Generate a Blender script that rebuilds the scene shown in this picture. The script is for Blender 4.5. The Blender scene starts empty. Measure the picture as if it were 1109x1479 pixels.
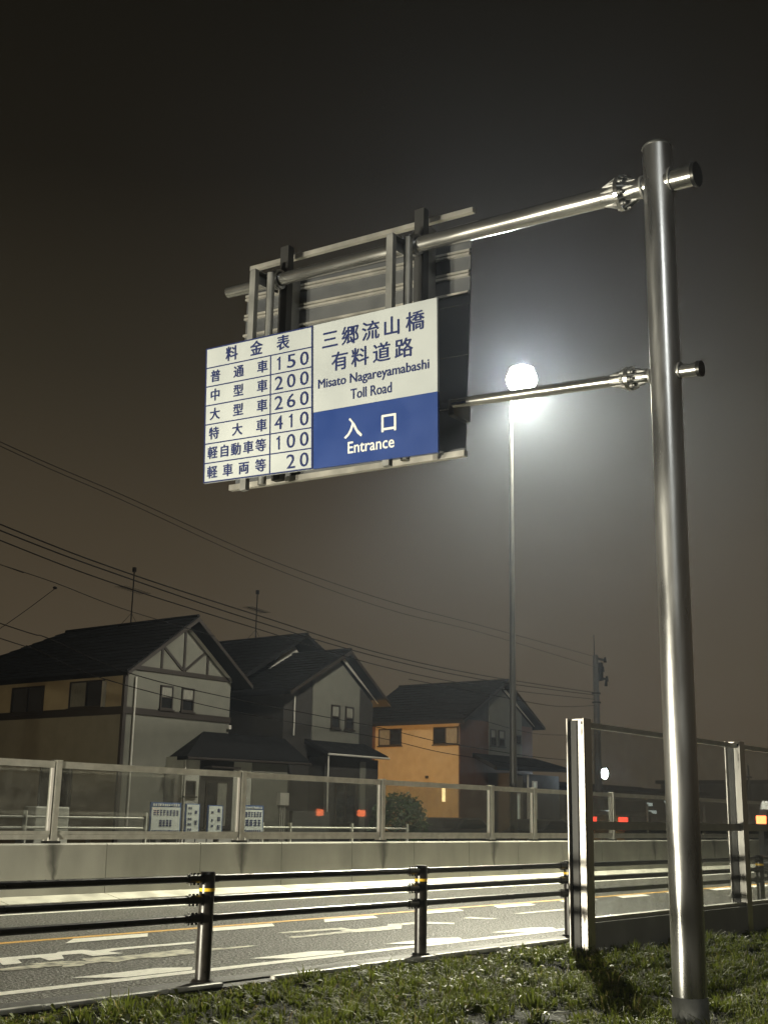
import bpy, bmesh, math, random
import numpy as np
from mathutils import Vector, noise
from mathutils.geometry import tessellate_polygon

sc = bpy.context.scene
COL = sc.collection
random.seed(7)
rng = np.random.default_rng(7)

# ------------------------------------------------------------------ camera
F_PX, PITCH, ROLL = 1775.0, math.atan(441.5 / 1775.0), math.radians(1.09)
cam_d = bpy.data.cameras.new("camera")
cam = bpy.data.objects.new("camera", cam_d)
COL.objects.link(cam)
cam_d.sensor_fit = 'VERTICAL'
cam_d.sensor_height = 36.0
cam_d.lens = 36.0 * F_PX / 1479.0
cam_d.clip_start = 0.05
cam_d.clip_end = 2000.0
cam.location = (0, 0, 1.40)
from mathutils import Matrix
cam.rotation_euler = (Matrix.Rotation(math.pi / 2 + PITCH, 3, 'X') @ Matrix.Rotation(ROLL, 3, 'Z')).to_euler()
sc.camera = cam

# ------------------------------------------------------------------ sky / exposure
world = bpy.data.worlds.new("World")
sc.world = world
world.use_nodes = True
wn, wl = world.node_tree.nodes, world.node_tree.links
bg = wn["Background"]
tc = wn.new("ShaderNodeTexCoord")
sep = wn.new("ShaderNodeSeparateXYZ")
ramp = wn.new("ShaderNodeValToRGB")
wl.new(tc.outputs["Generated"], sep.inputs[0])
nz = wn.new("ShaderNodeTexNoise")
nz.inputs["Scale"].default_value = 2.2
nz.inputs["Detail"].default_value = 3.0
wl.new(tc.outputs["Generated"], nz.inputs["Vector"])
nm = wn.new("ShaderNodeMath"); nm.operation = 'MULTIPLY_ADD'
nm.inputs[1].default_value = 0.06
wl.new(nz.outputs["Fac"], nm.inputs[0]); wl.new(sep.outputs["Z"], nm.inputs[2])
wl.new(nm.outputs[0], ramp.inputs[0])
cr = ramp.color_ramp
SKY = [(0.0, (.074, .056, .034)), (0.12, (.072, .055, .034)), (0.24, (.056, .043, .026)),
       (0.38, (.029, .0235, .0145)), (0.52, (.0115, .0095, .006)), (0.72, (.005, .0045, .003)), (1.0, (.004, .0035, .0025))]
while len(cr.elements) < len(SKY):
    cr.elements.new(0.5)
for e, (p, c) in zip(cr.elements, SKY):
    e.position = p; e.color = (*c, 1)
wl.new(ramp.outputs[0], bg.inputs["Color"])
bg.inputs["Strength"].default_value = 1.0
sc.view_settings.view_transform = 'Standard'
sc.view_settings.look = 'None'
sc.view_settings.exposure = 0.0
sc.view_settings.gamma = 1.0
sc.view_settings.use_curve_mapping = False
sc.cycles.use_denoising = True
sc.cycles.max_bounces = 6
sc.cycles.transparent_max_bounces = 16
sc.cycles.volume_bounces = 0
sc.cycles.sample_clamp_indirect = 3.0
LAMP_L = 1500.0        # radiance of the street lamp lens ball, as wide as the lamp's glare
LAMP2_L = 150.0
SPOT1, SPOT2, HEAD = 29000.0, 500.0, 6200.0   # downward beams of the street lamps, headlamps of the waiting car
LAMP_COL = (1.0, 0.95, 0.70)

# ------------------------------------------------------------------ frame along the road: s along, t across, z up
AZ = math.radians(38.17792796594817)
D = Vector((math.sin(AZ), math.cos(AZ), 0)); N = Vector((-math.cos(AZ), math.sin(AZ), 0))
O = Vector((-1.467, 11.123, 0))
ROT = math.pi / 2 - AZ


def W(p):
    return O + D * p[0] + N * p[1] + Vector((0, 0, p[2]))


# ------------------------------------------------------------------ materials
def mat(name, col=(.5, .5, .5), rough=.6, metal=0.0, spec=.5, coat=0.0, emit=None, es=0.0):
    m = bpy.data.materials.new(name); m.use_nodes = True
    b = m.node_tree.nodes["Principled BSDF"]
    b.inputs["Base Color"].default_value = (*col, 1)
    b.inputs["Roughness"].default_value = rough
    b.inputs["Metallic"].default_value = metal
    b.inputs["Specular IOR Level"].default_value = spec
    b.inputs["Coat Weight"].default_value = coat
    b.inputs["Coat Roughness"].default_value = .08
    if emit:
        b.inputs["Emission Color"].default_value = (*emit, 1)
        b.inputs["Emission Strength"].default_value = es
    return m


def nodes(m):
    return m.node_tree.nodes, m.node_tree.links, m.node_tree.nodes["Principled BSDF"]


def vary(m, c0, c1, scale=3.0, detail=6.0, p0=.3, p1=.7, stretch=(1, 1, 1), r0=None, r1=None, bump=0.0, bscale=40.0, dist=.01, bstretch=None):
    """noise driven colour, roughness and relief in object space"""
    n, l, b = nodes(m)
    t = n.new("ShaderNodeTexCoord"); mp = n.new("ShaderNodeMapping")
    mp.inputs["Scale"].default_value = stretch
    l.new(t.outputs["Object"], mp.inputs[0])
    z = n.new("ShaderNodeTexNoise"); z.inputs["Scale"].default_value = scale; z.inputs["Detail"].default_value = detail
    l.new(mp.outputs[0], z.inputs["Vector"])
    r = n.new("ShaderNodeValToRGB")
    r.color_ramp.elements[0].position = p0; r.color_ramp.elements[0].color = (*c0, 1)
    r.color_ramp.elements[1].position = p1; r.color_ramp.elements[1].color = (*c1, 1)
    l.new(z.outputs["Fac"], r.inputs[0]); l.new(r.outputs[0], b.inputs["Base Color"])
    if r0 is not None:
        mr = n.new("ShaderNodeMapRange")
        mr.inputs["From Min"].default_value = p0; mr.inputs["From Max"].default_value = p1
        mr.inputs["To Min"].default_value = r0; mr.inputs["To Max"].default_value = r1
        l.new(z.outputs["Fac"], mr.inputs["Value"]); l.new(mr.outputs[0], b.inputs["Roughness"])
    if bump:
        z2 = n.new("ShaderNodeTexNoise"); z2.inputs["Scale"].default_value = bscale; z2.inputs["Detail"].default_value = 4
        if bstretch:
            mp2 = n.new("ShaderNodeMapping"); mp2.inputs["Scale"].default_value = bstretch
            l.new(t.outputs["Object"], mp2.inputs[0]); l.new(mp2.outputs[0], z2.inputs["Vector"])
        else:
            l.new(t.outputs["Object"], z2.inputs["Vector"])
        bp = n.new("ShaderNodeBump"); bp.inputs["Strength"].default_value = bump; bp.inputs["Distance"].default_value = dist
        l.new(z2.outputs["Fac"], bp.inputs["Height"]); l.new(bp.outputs[0], b.inputs["Normal"])
    return r


M = {}
M['asphalt'] = mat('wet asphalt'); vary(M['asphalt'], (.012, .012, .011), (.19, .185, .155), 30, 3, .42, .62, r0=.50, r1=.30, bump=1.0, bscale=30, dist=.09)
M['asphalt_side'] = mat('dull asphalt'); vary(M['asphalt_side'], (.03, .03, .03), (.05, .05, .047), .8, 6, r0=.45, r1=.7, bump=.5, bscale=50)
M['line_white'] = mat('wet white road paint'); vary(M['line_white'], (.55, .54, .48), (.80, .79, .72), 14, 8, .28, .5, r0=.35, r1=.55, bump=.4, bscale=70, dist=.006)
M['line_worn'] = mat('worn white road paint'); vary(M['line_worn'], (.12, .118, .10), (.55, .53, .43), 9, 10, .36, .55, r0=.35, r1=.55, bump=.6, bscale=60, dist=.008)
M['line_yellow'] = mat('yellow road paint'); vary(M['line_yellow'], (.40, .22, .04), (.72, .42, .08), 12, 8, .3, .5, r0=.35, r1=.5, bump=.4, bscale=70, dist=.006)
M['concrete'] = mat('weathered concrete'); 
M['concrete_wall'] = mat('parapet concrete')
M['toe'] = mat('pale wet concrete'); vary(M['toe'], (.36, .355, .30), (.56, .55, .47), 2.5, 8, .3, .6, r0=.3, r1=.5, bump=.3, bscale=40, dist=.008)
vary(M['concrete'], (.26, .26, .235), (.38, .375, .34), 2.2, 9, .3, .7, stretch=(1, 1, .6), r0=.6, r1=.85, bump=.35, bscale=60, dist=.006)
M['kerb'] = mat('wet kerb stone'); vary(M['kerb'], (.30, .30, .27), (.55, .54, .49), 5, 8, .3, .6, r0=.2, r1=.5, bump=.3, bscale=50, dist=.006)
M['gutter'] = mat('dark gutter concrete'); vary(M['gutter'], (.015, .015, .014), (.05, .049, .044), 3, 8, .35, .7, stretch=(.3, 2, 1), r0=.55, r1=.8, bump=.6, bscale=30, dist=.02)
M['galv'] = mat('galvanised steel', metal=.92); vary(M['galv'], (.36, .365, .37), (.58, .585, .59), 5.0, 9, .35, .65, stretch=(1.6, 1.6, .18), r0=.24, r1=.42, bump=.16, bscale=11, dist=.004)
M['galv_arm'] = mat('bright wet galvanised steel', metal=.92); vary(M['galv_arm'], (.45, .45, .44), (.66, .66, .64), 5.0, 9, .35, .65, stretch=(1.6, .3, 1.6), r0=.16, r1=.27, bump=.14, bscale=9, dist=.004)
M['galv_dull'] = mat('dull galvanised steel', metal=.55); vary(M['galv_dull'], (.20, .205, .20), (.33, .33, .32), 4, 7, .3, .7, r0=.38, r1=.6, bump=.1, bscale=30, dist=.003)
M['alu'] = mat('aluminium channel', metal=.6); vary(M['alu'], (.42, .41, .38), (.62, .60, .55), 5, 6, r0=.28, r1=.45)
M['sleeve'] = mat('grey coated steel', rough=.6); vary(M['sleeve'], (.17, .175, .17), (.24, .245, .24), 18, 6, r0=.5, r1=.7)
M['black_rail'] = mat('wet dark brown paint', (.010, .009, .008), .3, coat=.15); vary(M['black_rail'], (.008, .0075, .007), (.018, .015, .012), 12, 6, r0=.26, r1=.42, bump=.06, bscale=90, dist=.001)
M['reflector_yellow'] = mat('yellow reflective tape', (.75, .48, .04), .35)
M['beam_steel'] = mat('wet galvanised beam steel', metal=.85); vary(M['beam_steel'], (.22, .21, .20), (.62, .60, .57), 4.5, 9, .28, .46, stretch=(3, 3, .7), r0=.22, r1=.36)
M['post_white'] = mat('pale painted steel'); vary(M['post_white'], (.50, .47, .44), (.80, .77, .74), 4.5, 9, .26, .42, stretch=(3, 3, .7), r0=.25, r1=.5)
M['fence_metal'] = mat('pale anodised aluminium', metal=.35); vary(M['fence_metal'], (.42, .41, .37), (.58, .57, .52), 6, 6, r0=.3, r1=.5)
M['bolt'] = mat('dark bolts', (.05, .05, .048), .35, metal=.7)
M['panel_back'] = mat('dull sign back', metal=.35); vary(M['panel_back'], (.085, .09, .10), (.13, .135, .14), 2, 6, r0=.4, r1=.6)
M['sign_white'] = mat('white sign sheeting'); vary(M['sign_white'], (.40, .43, .445), (.48, .51, .52), 1.5, 8, r0=.35, r1=.5)
M['sign_blue'] = mat('blue sign sheeting'); vary(M['sign_blue'], (.016, .042, .18), (.022, .055, .22), 2, 5, r0=.35, r1=.5)
M['ink'] = mat('navy lettering', (.012, .022, .10), .5)
M['ink_white'] = mat('white lettering', (.72, .73, .70), .45)
M['hanger_dark'] = mat('dark weathered steel', (.06, .06, .06), .5, metal=.5)
M['rail_grey'] = mat('grey white pipe paint', (.30, .30, .27), .5)
M['black'] = mat('black plastic and web shade', (.008, .008, .008), .45)
M['lamp_pole'] = mat('dark lamp pole', spec=.4); vary(M['lamp_pole'], (.016, .015, .014), (.03, .029, .026), 5, 5, r0=.28, r1=.5)
M['pole_concrete'] = mat('dark concrete pole'); vary(M['pole_concrete'], (.04, .04, .036), (.07, .068, .06), 5, 5, r0=.7, r1=.9)
M['lens'] = mat('glowing lamp lens', (.9, .9, .9), .5, emit=(1.0, .97, .84), es=LAMP_L)  # worn by the ball that has the lamp's bloom built into its shape
M['lens_near'] = mat('glowing near lamp lens', (.9, .9, .9), .5, emit=(.97, .99, .93), es=LAMP2_L)
M['lens_far'] = mat('glowing far lamp', (.9, .9, .9), .5, emit=(.80, .94, 1.0), es=200.0)
M['lens_orange'] = mat('glowing orange bulb', (.9, .6, .3), .5, emit=(1.0, .52, .13), es=5600.0)
M['lens_orange2'] = mat('glowing garden bulb', (.9, .6, .3), .5, emit=(1.0, .70, .32), es=130.0)
M['wire'] = mat('black cable', (.006, .005, .004), .9, spec=.05)
M['roof'] = mat('black roof slates', spec=.15); vary(M['roof'], (.004, .004, .0042), (.009, .009, .009), 3, 6, r0=.65, r1=.85)
M['trim_dark'] = mat('dark brown trim', (.018, .013, .009), .55)
M['trim_pale'] = mat('pale trim', (.40, .38, .33), .5)
M['siding_dark'] = mat('dark house siding'); vary(M['siding_dark'], (0.018, 0.016, 0.013), (0.025, 0.022, 0.018), 3, 6, r0=.55, r1=.8, bump=.3, bscale=3.2, dist=.01, bstretch=(.05, .05, 3))
M['siding_brown'] = mat('brown house siding'); vary(M['siding_brown'], (.07, .032, .018), (.09, .042, .024), 3, 6, r0=.55, r1=.8)
M['stucco_cream'] = mat('cream stucco'); vary(M['stucco_cream'], (0.209, 0.187, 0.132), (0.253, 0.226, 0.165), 2.4, 8, r0=.75, r1=.9, bump=.4, bscale=45, dist=.01)
M['stucco_grey'] = mat('grey green stucco'); vary(M['stucco_grey'], (0.098, 0.096, 0.075), (0.124, 0.120, 0.096), 2.4, 8, r0=.75, r1=.9, bump=.4, bscale=45, dist=.01)
M['stucco_tan'] = mat('tan stucco'); vary(M['stucco_tan'], (0.320, 0.256, 0.152), (0.384, 0.312, 0.192), 2.4, 8, r0=.75, r1=.9, bump=.4, bscale=45, dist=.01)
M['stucco_light'] = mat('light stucco'); vary(M['stucco_light'], (0.339, 0.329, 0.283), (0.434, 0.425, 0.368), 2.4, 8, r0=.75, r1=.9, bump=.4, bscale=45, dist=.01)
M['win_glass'] = mat('dark window glass', (.012, .013, .014), .12, spec=.5)
M['curtain'] = mat('pale curtain'); vary(M['curtain'], (.12, .12, .10), (.22, .21, .17), 9, 5, stretch=(6, 6, .6))
M['lit_window'] = mat('lit window', (.8, .7, .5), .5, emit=(1.0, .80, .38), es=1.3)
M['lit_cool'] = mat('cool lit window', (.8, .8, .8), .5, emit=(.85, .95, .9), es=.9)
M['lit_faint'] = mat('faintly lit pane', (.4, .42, .38), .5, emit=(.55, .62, .5), es=.28)
M['car_paint'] = mat('dark car paint', (.03, .032, .036), .3, metal=.3, coat=.8)
M['car_white'] = mat('grey van paint', (.32, .31, .30), .4, coat=.5)
M['tyre'] = mat('tyre rubber', (.015, .015, .015), .8)
M['rim'] = mat('wheel rim', (.35, .35, .36), .3, metal=.8)
M['tail'] = mat('lit red tail lamp', (.6, .02, .02), .3, emit=(1.0, .06, .03), es=5.0)
M['tail_hot'] = mat('bright red tail lamp', (.6, .05, .03), .3, emit=(1.0, .20, .06), es=9.0)
M['plate'] = mat('licence plate', (.6, .6, .55), .5)
M['board_blue'] = mat('blue sign edging', (.03, .07, .20), .5)
M['far_wall'] = mat('far dark wall'); vary(M['far_wall'], (.03, .03, .028), (.05, .05, .045), 1, 5)
M['leaf'] = mat('hedge leaves', rough=.6); vary(M['leaf'], (.02, .04, .012), (.05, .08, .025), 8, 4, r0=.4, r1=.7)
M['bark'] = mat('bark', (.05, .035, .025), .8)
M['box_grey'] = mat('grey cabinet paint', (.30, .30, .27), .5)

# parapet concrete: patchy grain plus rain stains running down under the fence posts
WALL_S0 = 4.0
POSTS_FENCE = [5.22 + 4.36 * k for k in range(-4, 12)]


def wall_material(m):
    ramp_ = vary(m, (.26, .26, .225), (.37, .365, .32), 1.6, 10, .3, .72, stretch=(1, 1, .5), r0=.55, r1=.8, bump=.35, bscale=55, dist=.006)
    n, l, b = nodes(m)
    t = n.new("ShaderNodeTexCoord"); s = n.new("ShaderNodeSeparateXYZ"); l.new(t.outputs["Object"], s.inputs[0])
    wz = n.new("ShaderNodeTexNoise"); wz.inputs["Scale"].default_value = 3.0; l.new(t.outputs["Object"], wz.inputs["Vector"])
    # distance from the nearest post along the wall (posts are evenly spaced)
    a = n.new("ShaderNodeMath"); a.operation = 'ADD'; a.inputs[1].default_value = WALL_S0 - 5.22 + 4.36 * 10 + 2.18; l.new(s.outputs["X"], a.inputs[0])
    md = n.new("ShaderNodeMath"); md.operation = 'MODULO'; md.inputs[1].default_value = 4.36; l.new(a.outputs[0], md.inputs[0])
    sb = n.new("ShaderNodeMath"); sb.operation = 'SUBTRACT'; sb.inputs[1].default_value = 2.18; l.new(md.outputs[0], sb.inputs[0])
    wob = n.new("ShaderNodeMath"); wob.operation = 'MULTIPLY_ADD'; wob.inputs[1].default_value = .22; l.new(wz.outputs["Fac"], wob.inputs[0]); l.new(sb.outputs[0], wob.inputs[2])
    wo2 = n.new("ShaderNodeMath"); wo2.operation = 'SUBTRACT'; wo2.inputs[1].default_value = .11; l.new(wob.outputs[0], wo2.inputs[0])
    ab = n.new("ShaderNodeMath"); ab.operation = 'ABSOLUTE'; l.new(wo2.outputs[0], ab.inputs[0])
    # stain narrows with depth below the top
    wd = n.new("ShaderNodeMapRange"); wd.inputs["From Min"].default_value = .25; wd.inputs["From Max"].default_value = .90
    wd.inputs["To Min"].default_value = .0; wd.inputs["To Max"].default_value = .26; l.new(s.outputs["Z"], wd.inputs["Value"])
    st = n.new("ShaderNodeMapRange"); st.inputs["To Min"].default_value = 1; st.inputs["To Max"].default_value = 0
    st.inputs["From Min"].default_value = 0.0; l.new(wd.outputs[0], st.inputs["From Max"]); l.new(ab.outputs[0], st.inputs["Value"])
    mx = n.new("ShaderNodeMix"); mx.data_type = 'RGBA'
    sc1 = n.new("ShaderNodeMath"); sc1.operation = 'MULTIPLY'; sc1.inputs[1].default_value = .85; l.new(st.outputs[0], sc1.inputs[0])
    l.new(sc1.outputs[0], mx.inputs[0]); l.new(ramp_.outputs[0], mx.inputs[6]); mx.inputs[7].default_value = (.045, .045, .038, 1)
    l.new(mx.outputs[2], b.inputs["Base Color"])


wall_material(M['concrete_wall'])


def glass(name, tint=(.86, .87, .85), dirt=.06, dcol=(.5, .5, .46)):
    """clear polycarbonate sheet: see-through, fresnel reflection, a little grime"""
    m = bpy.data.materials.new(name); m.use_nodes = True
    n, l = m.node_tree.nodes, m.node_tree.links
    n.clear()
    out = n.new("ShaderNodeOutputMaterial")
    tr = n.new("ShaderNodeBsdfTransparent"); tr.inputs[0].default_value = (*tint, 1)
    gl = n.new("ShaderNodeBsdfGlossy"); gl.inputs["Roughness"].default_value = .03; gl.inputs[0].default_value = (.9, .9, .9, 1)
    df = n.new("ShaderNodeBsdfDiffuse"); df.inputs[0].default_value = (*dcol, 1)
    lw = n.new("ShaderNodeLayerWeight"); lw.inputs[0].default_value = .5
    pw = n.new("ShaderNodeMath"); pw.operation = 'POWER'; pw.inputs[1].default_value = 5.0; l.new(lw.outputs["Facing"], pw.inputs[0])
    fr = n.new("ShaderNodeMath"); fr.operation = 'MULTIPLY_ADD'; fr.inputs[1].default_value = .9; fr.inputs[2].default_value = .05; l.new(pw.outputs[0], fr.inputs[0])
    m1 = n.new("ShaderNodeMixShader"); m2 = n.new("ShaderNodeMixShader")
    l.new(fr.outputs[0], m1.inputs[0]); l.new(tr.outputs[0], m1.inputs[1]); l.new(gl.outputs[0], m1.inputs[2])
    t = n.new("ShaderNodeTexCoord"); z = n.new("ShaderNodeTexNoise"); z.inputs["Scale"].default_value = 4; z.inputs["Detail"].default_value = 8
    l.new(t.outputs["Object"], z.inputs["Vector"])
    mr = n.new("ShaderNodeMapRange"); mr.inputs["From Min"].default_value = .3; mr.inputs["From Max"].default_value = .75
    mr.inputs["To Min"].default_value = dirt * .4; mr.inputs["To Max"].default_value = dirt * 1.8
    l.new(z.outputs["Fac"], mr.inputs["Value"])
    l.new(mr.outputs[0], m2.inputs[0]); l.new(m1.outputs[0], m2.inputs[1]); l.new(df.outputs[0], m2.inputs[2])
    l.new(m2.outputs[0], out.inputs["Surface"])
    return m


M['glass'] = glass('polycarbonate sheet')
M['glass_near'] = glass('near polycarbonate sheet', (.84, .85, .85), .08, (.42, .42, .42))


# ------------------------------------------------------------------ mesh building in (s, t, z)
class MB:
    def __init__(self):
        self.v, self.f, self.sm = [], [], []

    def add(self, vs, fs, smooth=False):
        k = len(self.v); self.v += [tuple(p) for p in vs]
        self.f += [tuple(i + k for i in q) for q in fs]; self.sm += [smooth] * len(fs)
        return self

    def box(self, s0, s1, t0, t1, z0, z1):
        a = [(s, t, z) for z in (z0, z1) for t in (t0, t1) for s in (s0, s1)]
        return self.add(a, [(0, 2, 3, 1), (4, 5, 7, 6), (0, 1, 5, 4), (1, 3, 7, 5), (3, 2, 6, 7), (2, 0, 4, 6)])

    def hexa(self, b, t):
        """box from two quads (same winding)"""
        return self.add(list(b) + list(t), [(3, 2, 1, 0), (4, 5, 6, 7), (0, 1, 5, 4), (1, 2, 6, 5), (2, 3, 7, 6), (3, 0, 4, 7)])

    def tube(self, p0, p1, r0, r1=None, n=16, caps=True):
        r1 = r0 if r1 is None else r1
        p0, p1 = Vector(p0), Vector(p1); ax = (p1 - p0).normalized()
        u = ax.orthogonal().normalized(); w = ax.cross(u)
        vs = []
        for p, r in ((p0, r0), (p1, r1)):
            for i in range(n):
                a = 2 * math.pi * i / n
                vs.append(p + u * (r * math.cos(a)) + w * (r * math.sin(a)))
        self.add(vs, [(i, (i + 1) % n, n + (i + 1) % n, n + i) for i in range(n)], True)
        if caps:
            self.add(vs[:n], [tuple(range(n))[::-1]]); self.add(vs[n:], [tuple(range(n))])
        return self

    def ring(self, p0, p1, ro, ri, n=20):
        """disc plate with a hole (flange)"""
        p0, p1 = Vector(p0), Vector(p1); ax = (p1 - p0).normalized(); u = ax.orthogonal().normalized(); w = ax.cross(u)
        vs = []
        for p, r in ((p0, ri), (p0, ro), (p1, ro), (p1, ri)):
            for i in range(n):
                a = 2 * math.pi * i / n; vs.append(p + u * (r * math.cos(a)) + w * (r * math.sin(a)))
        fs = []
        for k in range(3):
            fs += [(k * n + i, k * n + (i + 1) % n, (k + 1) * n + (i + 1) % n, (k + 1) * n + i) for i in range(n)]
        return self.add(vs, fs)

    def path(self, pts, r, n=6):
        pts = [Vector(p) for p in pts]
        vs = []
        for k, p in enumerate(pts):
            a = (pts[min(k + 1, len(pts) - 1)] - pts[max(k - 1, 0)]).normalized()
            u = a.cross(Vector((0, 0, 1)))
            u = u.normalized() if u.length > 1e-4 else Vector((1, 0, 0)); w = a.cross(u)
            for i in range(n):
                q = 2 * math.pi * i / n; vs.append(p + u * r * math.cos(q) + w * r * math.sin(q))
        fs = [(k * n + i, k * n + (i + 1) % n, (k + 1) * n + (i + 1) % n, (k + 1) * n + i) for k in range(len(pts) - 1) for i in range(n)]
        return self.add(vs, fs, True)

    def prism(self, poly, ext):
        """closed planar polygon (s,t,z) list extruded by ext"""
        n = len(poly); e = Vector(ext); P = [Vector(p) for p in poly]
        vs = P + [p + e for p in P]
        tri = tessellate_polygon([P])
        fs = [tuple(t) for t in tri] + [tuple(n + i for i in reversed(t)) for t in tri]
        fs += [(i, n + i, n + (i + 1) % n, (i + 1) % n) for i in range(n)]
        return self.add(vs, fs)

    def sphere(self, c, r, n=16, m=10, sx=1, sy=1, sz=1):
        c = Vector(c); vs = [c + Vector((0, 0, r * sz))]
        for j in range(1, m):
            a = math.pi * j / m
            for i in range(n):
                b = 2 * math.pi * i / n
                vs.append(c + Vector((sx * r * math.sin(a) * math.cos(b), sy * r * math.sin(a) * math.sin(b), sz * r * math.cos(a))))
        vs.append(c - Vector((0, 0, r * sz)))
        fs = [(0, 1 + i, 1 + (i + 1) % n) for i in range(n)]
        for j in range(m - 2):
            fs += [(1 + j * n + i, 1 + (j + 1) * n + i, 1 + (j + 1) * n + (i + 1) % n, 1 + j * n + (i + 1) % n) for i in range(n)]
        L = len(vs) - 1; k = 1 + (m - 2) * n
        fs += [(k + i, L, k + (i + 1) % n) for i in range(n)]
        return self.add(vs, fs, True)

    def build(self, name, material, root=None, loc=None, bevel=0.0, recalc=True):
        base = Vector(loc if loc is not None else (root['_stz'] if root is not None else (0, 0, 0)))
        me = bpy.data.meshes.new(name)
        me.from_pydata([tuple(Vector(p) - base) for p in self.v], [], self.f)
        me.polygons.foreach_set('use_smooth', self.sm)
        if recalc:
            bm = bmesh.new(); bm.from_mesh(me); bmesh.ops.recalc_face_normals(bm, faces=bm.faces); bm.to_mesh(me); bm.free()
        me.materials.append(M[material])
        o = bpy.data.objects.new(name, me); COL.objects.link(o)
        if root is not None:
            o.parent = root
            pb = Vector(root['_stz']); o.location = base - pb
            o['_stz'] = list(base)
        else:
            o.location = W(base); o.rotation_euler = (0, 0, ROT); o['_stz'] = list(base)
        if bevel:
            md = o.modifiers.new('bevel', 'BEVEL'); md.width = bevel; md.segments = 2; md.limit_method = 'ANGLE'
        return o


def tag(o, label=None, cat=None, group=None, kind=None):
    if label: o['label'] = label
    if cat: o['category'] = cat
    if group: o['group'] = group
    if kind: o['kind'] = kind
    return o


def thing(name, stz, label, cat, group=None):
    o = bpy.data.objects.new(name, None); COL.objects.link(o)
    o.location = W(stz); o.rotation_euler = (0, 0, ROT); o['_stz'] = list(stz)
    o.empty_display_size = .2
    return tag(o, label, cat, group)


def copy_tree(o, parent=None):
    c = o.copy(); COL.objects.link(c)
    if parent is not None:
        c.parent = parent
    for ch in o.children:
        copy_tree(ch, c)
    return c


def clone(o, stz, label, group=None):
    c = copy_tree(o); c.location = W(stz); c['_stz'] = list(stz); c['label'] = label
    if group: c['group'] = group
    return c


# ================================================================== SETTING
# ground sheet
MB().add([(-400, -400, -.12), (600, -400, -.12), (600, 700, -.12), (-400, 700, -.12)], [(0, 1, 2, 3)]).build('ground', 'asphalt_side')
g = bpy.data.objects['ground']; tag(g, kind='structure')
M['soil'] = mat('dark soil', spec=.08); vary(M['soil'], (.008, .010, .004), (.02, .022, .009), 6, 8, r0=.7, r1=.95, bump=.8, bscale=25, dist=.03)


def bank_h(s, t):
    edge = min(1.0, max(0.0, (-t - .28) / .5))
    h = noise.fractal(Vector((s * .55, t * .55, 3.1)), 1.0, 2.0, 4) * .07 + noise.noise(Vector((s * 2.1, t * 2.1, 0))) * .035
    return -.02 + edge * (.03 + h)


mb = MB(); ss = np.arange(-26, 45, .22); ts = np.concatenate([np.arange(-.28, -9, -.2), np.arange(-9, -40, -1.5)])
vs = [(s, t, bank_h(s, t)) for t in ts for s in ss]
ns = len(ss)
mb.add(vs, [(j * ns + i, j * ns + i + 1, (j + 1) * ns + i + 1, (j + 1) * ns + i) for j in range(len(ts) - 1) for i in range(ns - 1)], True)
tag(mb.build('grass_bank', 'soil'), kind='structure')

# road (sheet), lane paint as sheets above it
mb = MB(); mb.add([(-60, -.12, 0), (160, -.12, 0), (160, 8.52, 0), (-60, 8.52, 0)], [(0, 1, 2, 3)])
road = tag(mb.build('road', 'asphalt'), kind='structure')
mb = MB(); mb.add([(-60, 9.6, -.02), (200, 9.6, -.02), (200, 19.5, -.02), (-60, 19.5, -.02)], [(0, 1, 2, 3)])
tag(mb.build('side_street', 'asphalt_side'), kind='structure')


def paint(name, material, polys, z=.004):
    m = MB()
    for p in polys:
        P = [Vector((a, b, z)) for a, b in p]
        m.add(P, [tuple(t) for t in tessellate_polygon([P])])
    o = m.build(name, material, recalc=False)
    bm = bmesh.new(); bm.from_mesh(o.data)
    for f in bm.faces:
        if f.normal.z < 0: f.normal_flip()
    bm.to_mesh(o.data); bm.free()
    o.parent = road; o.location = (0, 0, 0); o.rotation_euler = (0, 0, 0)
    o.matrix_parent_inverse = Matrix()
    return o


def rect(s0, s1, t0, t1): return [(s0, t0), (s1, t0), (s1, t1), (s0, t1)]


paint('edge_line', 'line_white', [rect(-50, 150, .56, .72)])
paint('edge_line', 'line_white', [rect(-50, 150, 6.90, 7.06)])
paint('centre_line', 'line_yellow', [rect(-50, 150, 3.79, 3.93)])
for k in range(-4, 26):
    s = -1.38 + 2.2 * k
    # slowing marks along both sides of the near lane
    paint('slowing_mark', 'line_white' if k < 7 else 'line_worn', [[(s + .8, 1.01), (s + 1.8, 1.05), (s + 2.1, .88), (s + 1.95, .728), (s + 1.15, .728)]], .008)
    u = 1.30 + 2.17 * (k + 1)
    paint('slowing_mark', 'line_white', [[(u - .1, 3.38), (u + .28, 3.72), (u + 1.36, 3.69), (u + 1.08, 3.38)]], .008)
LET = [
    [(-0.12, 2.69), (0.54, 2.68), (0.62, 2.75), (0.94, 2.76), (0.95, 2.6), (1.26, 2.67), (2.41, 2.62), (2.26, 2.47), (1.22, 2.51), (1.01, 2.43), (1.04, 2.23), (0.64, 2.22), (0.7, 2.47), (0.48, 2.51), (0.29, 2.23), (0.09, 2.2), (0.18, 2.46), (-0.07, 2.47), (-0.23, 2.19), (-0.44, 2.19), (-0.34, 2.38), (-.9, 2.42), (-.9, 2.66)],
]
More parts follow.
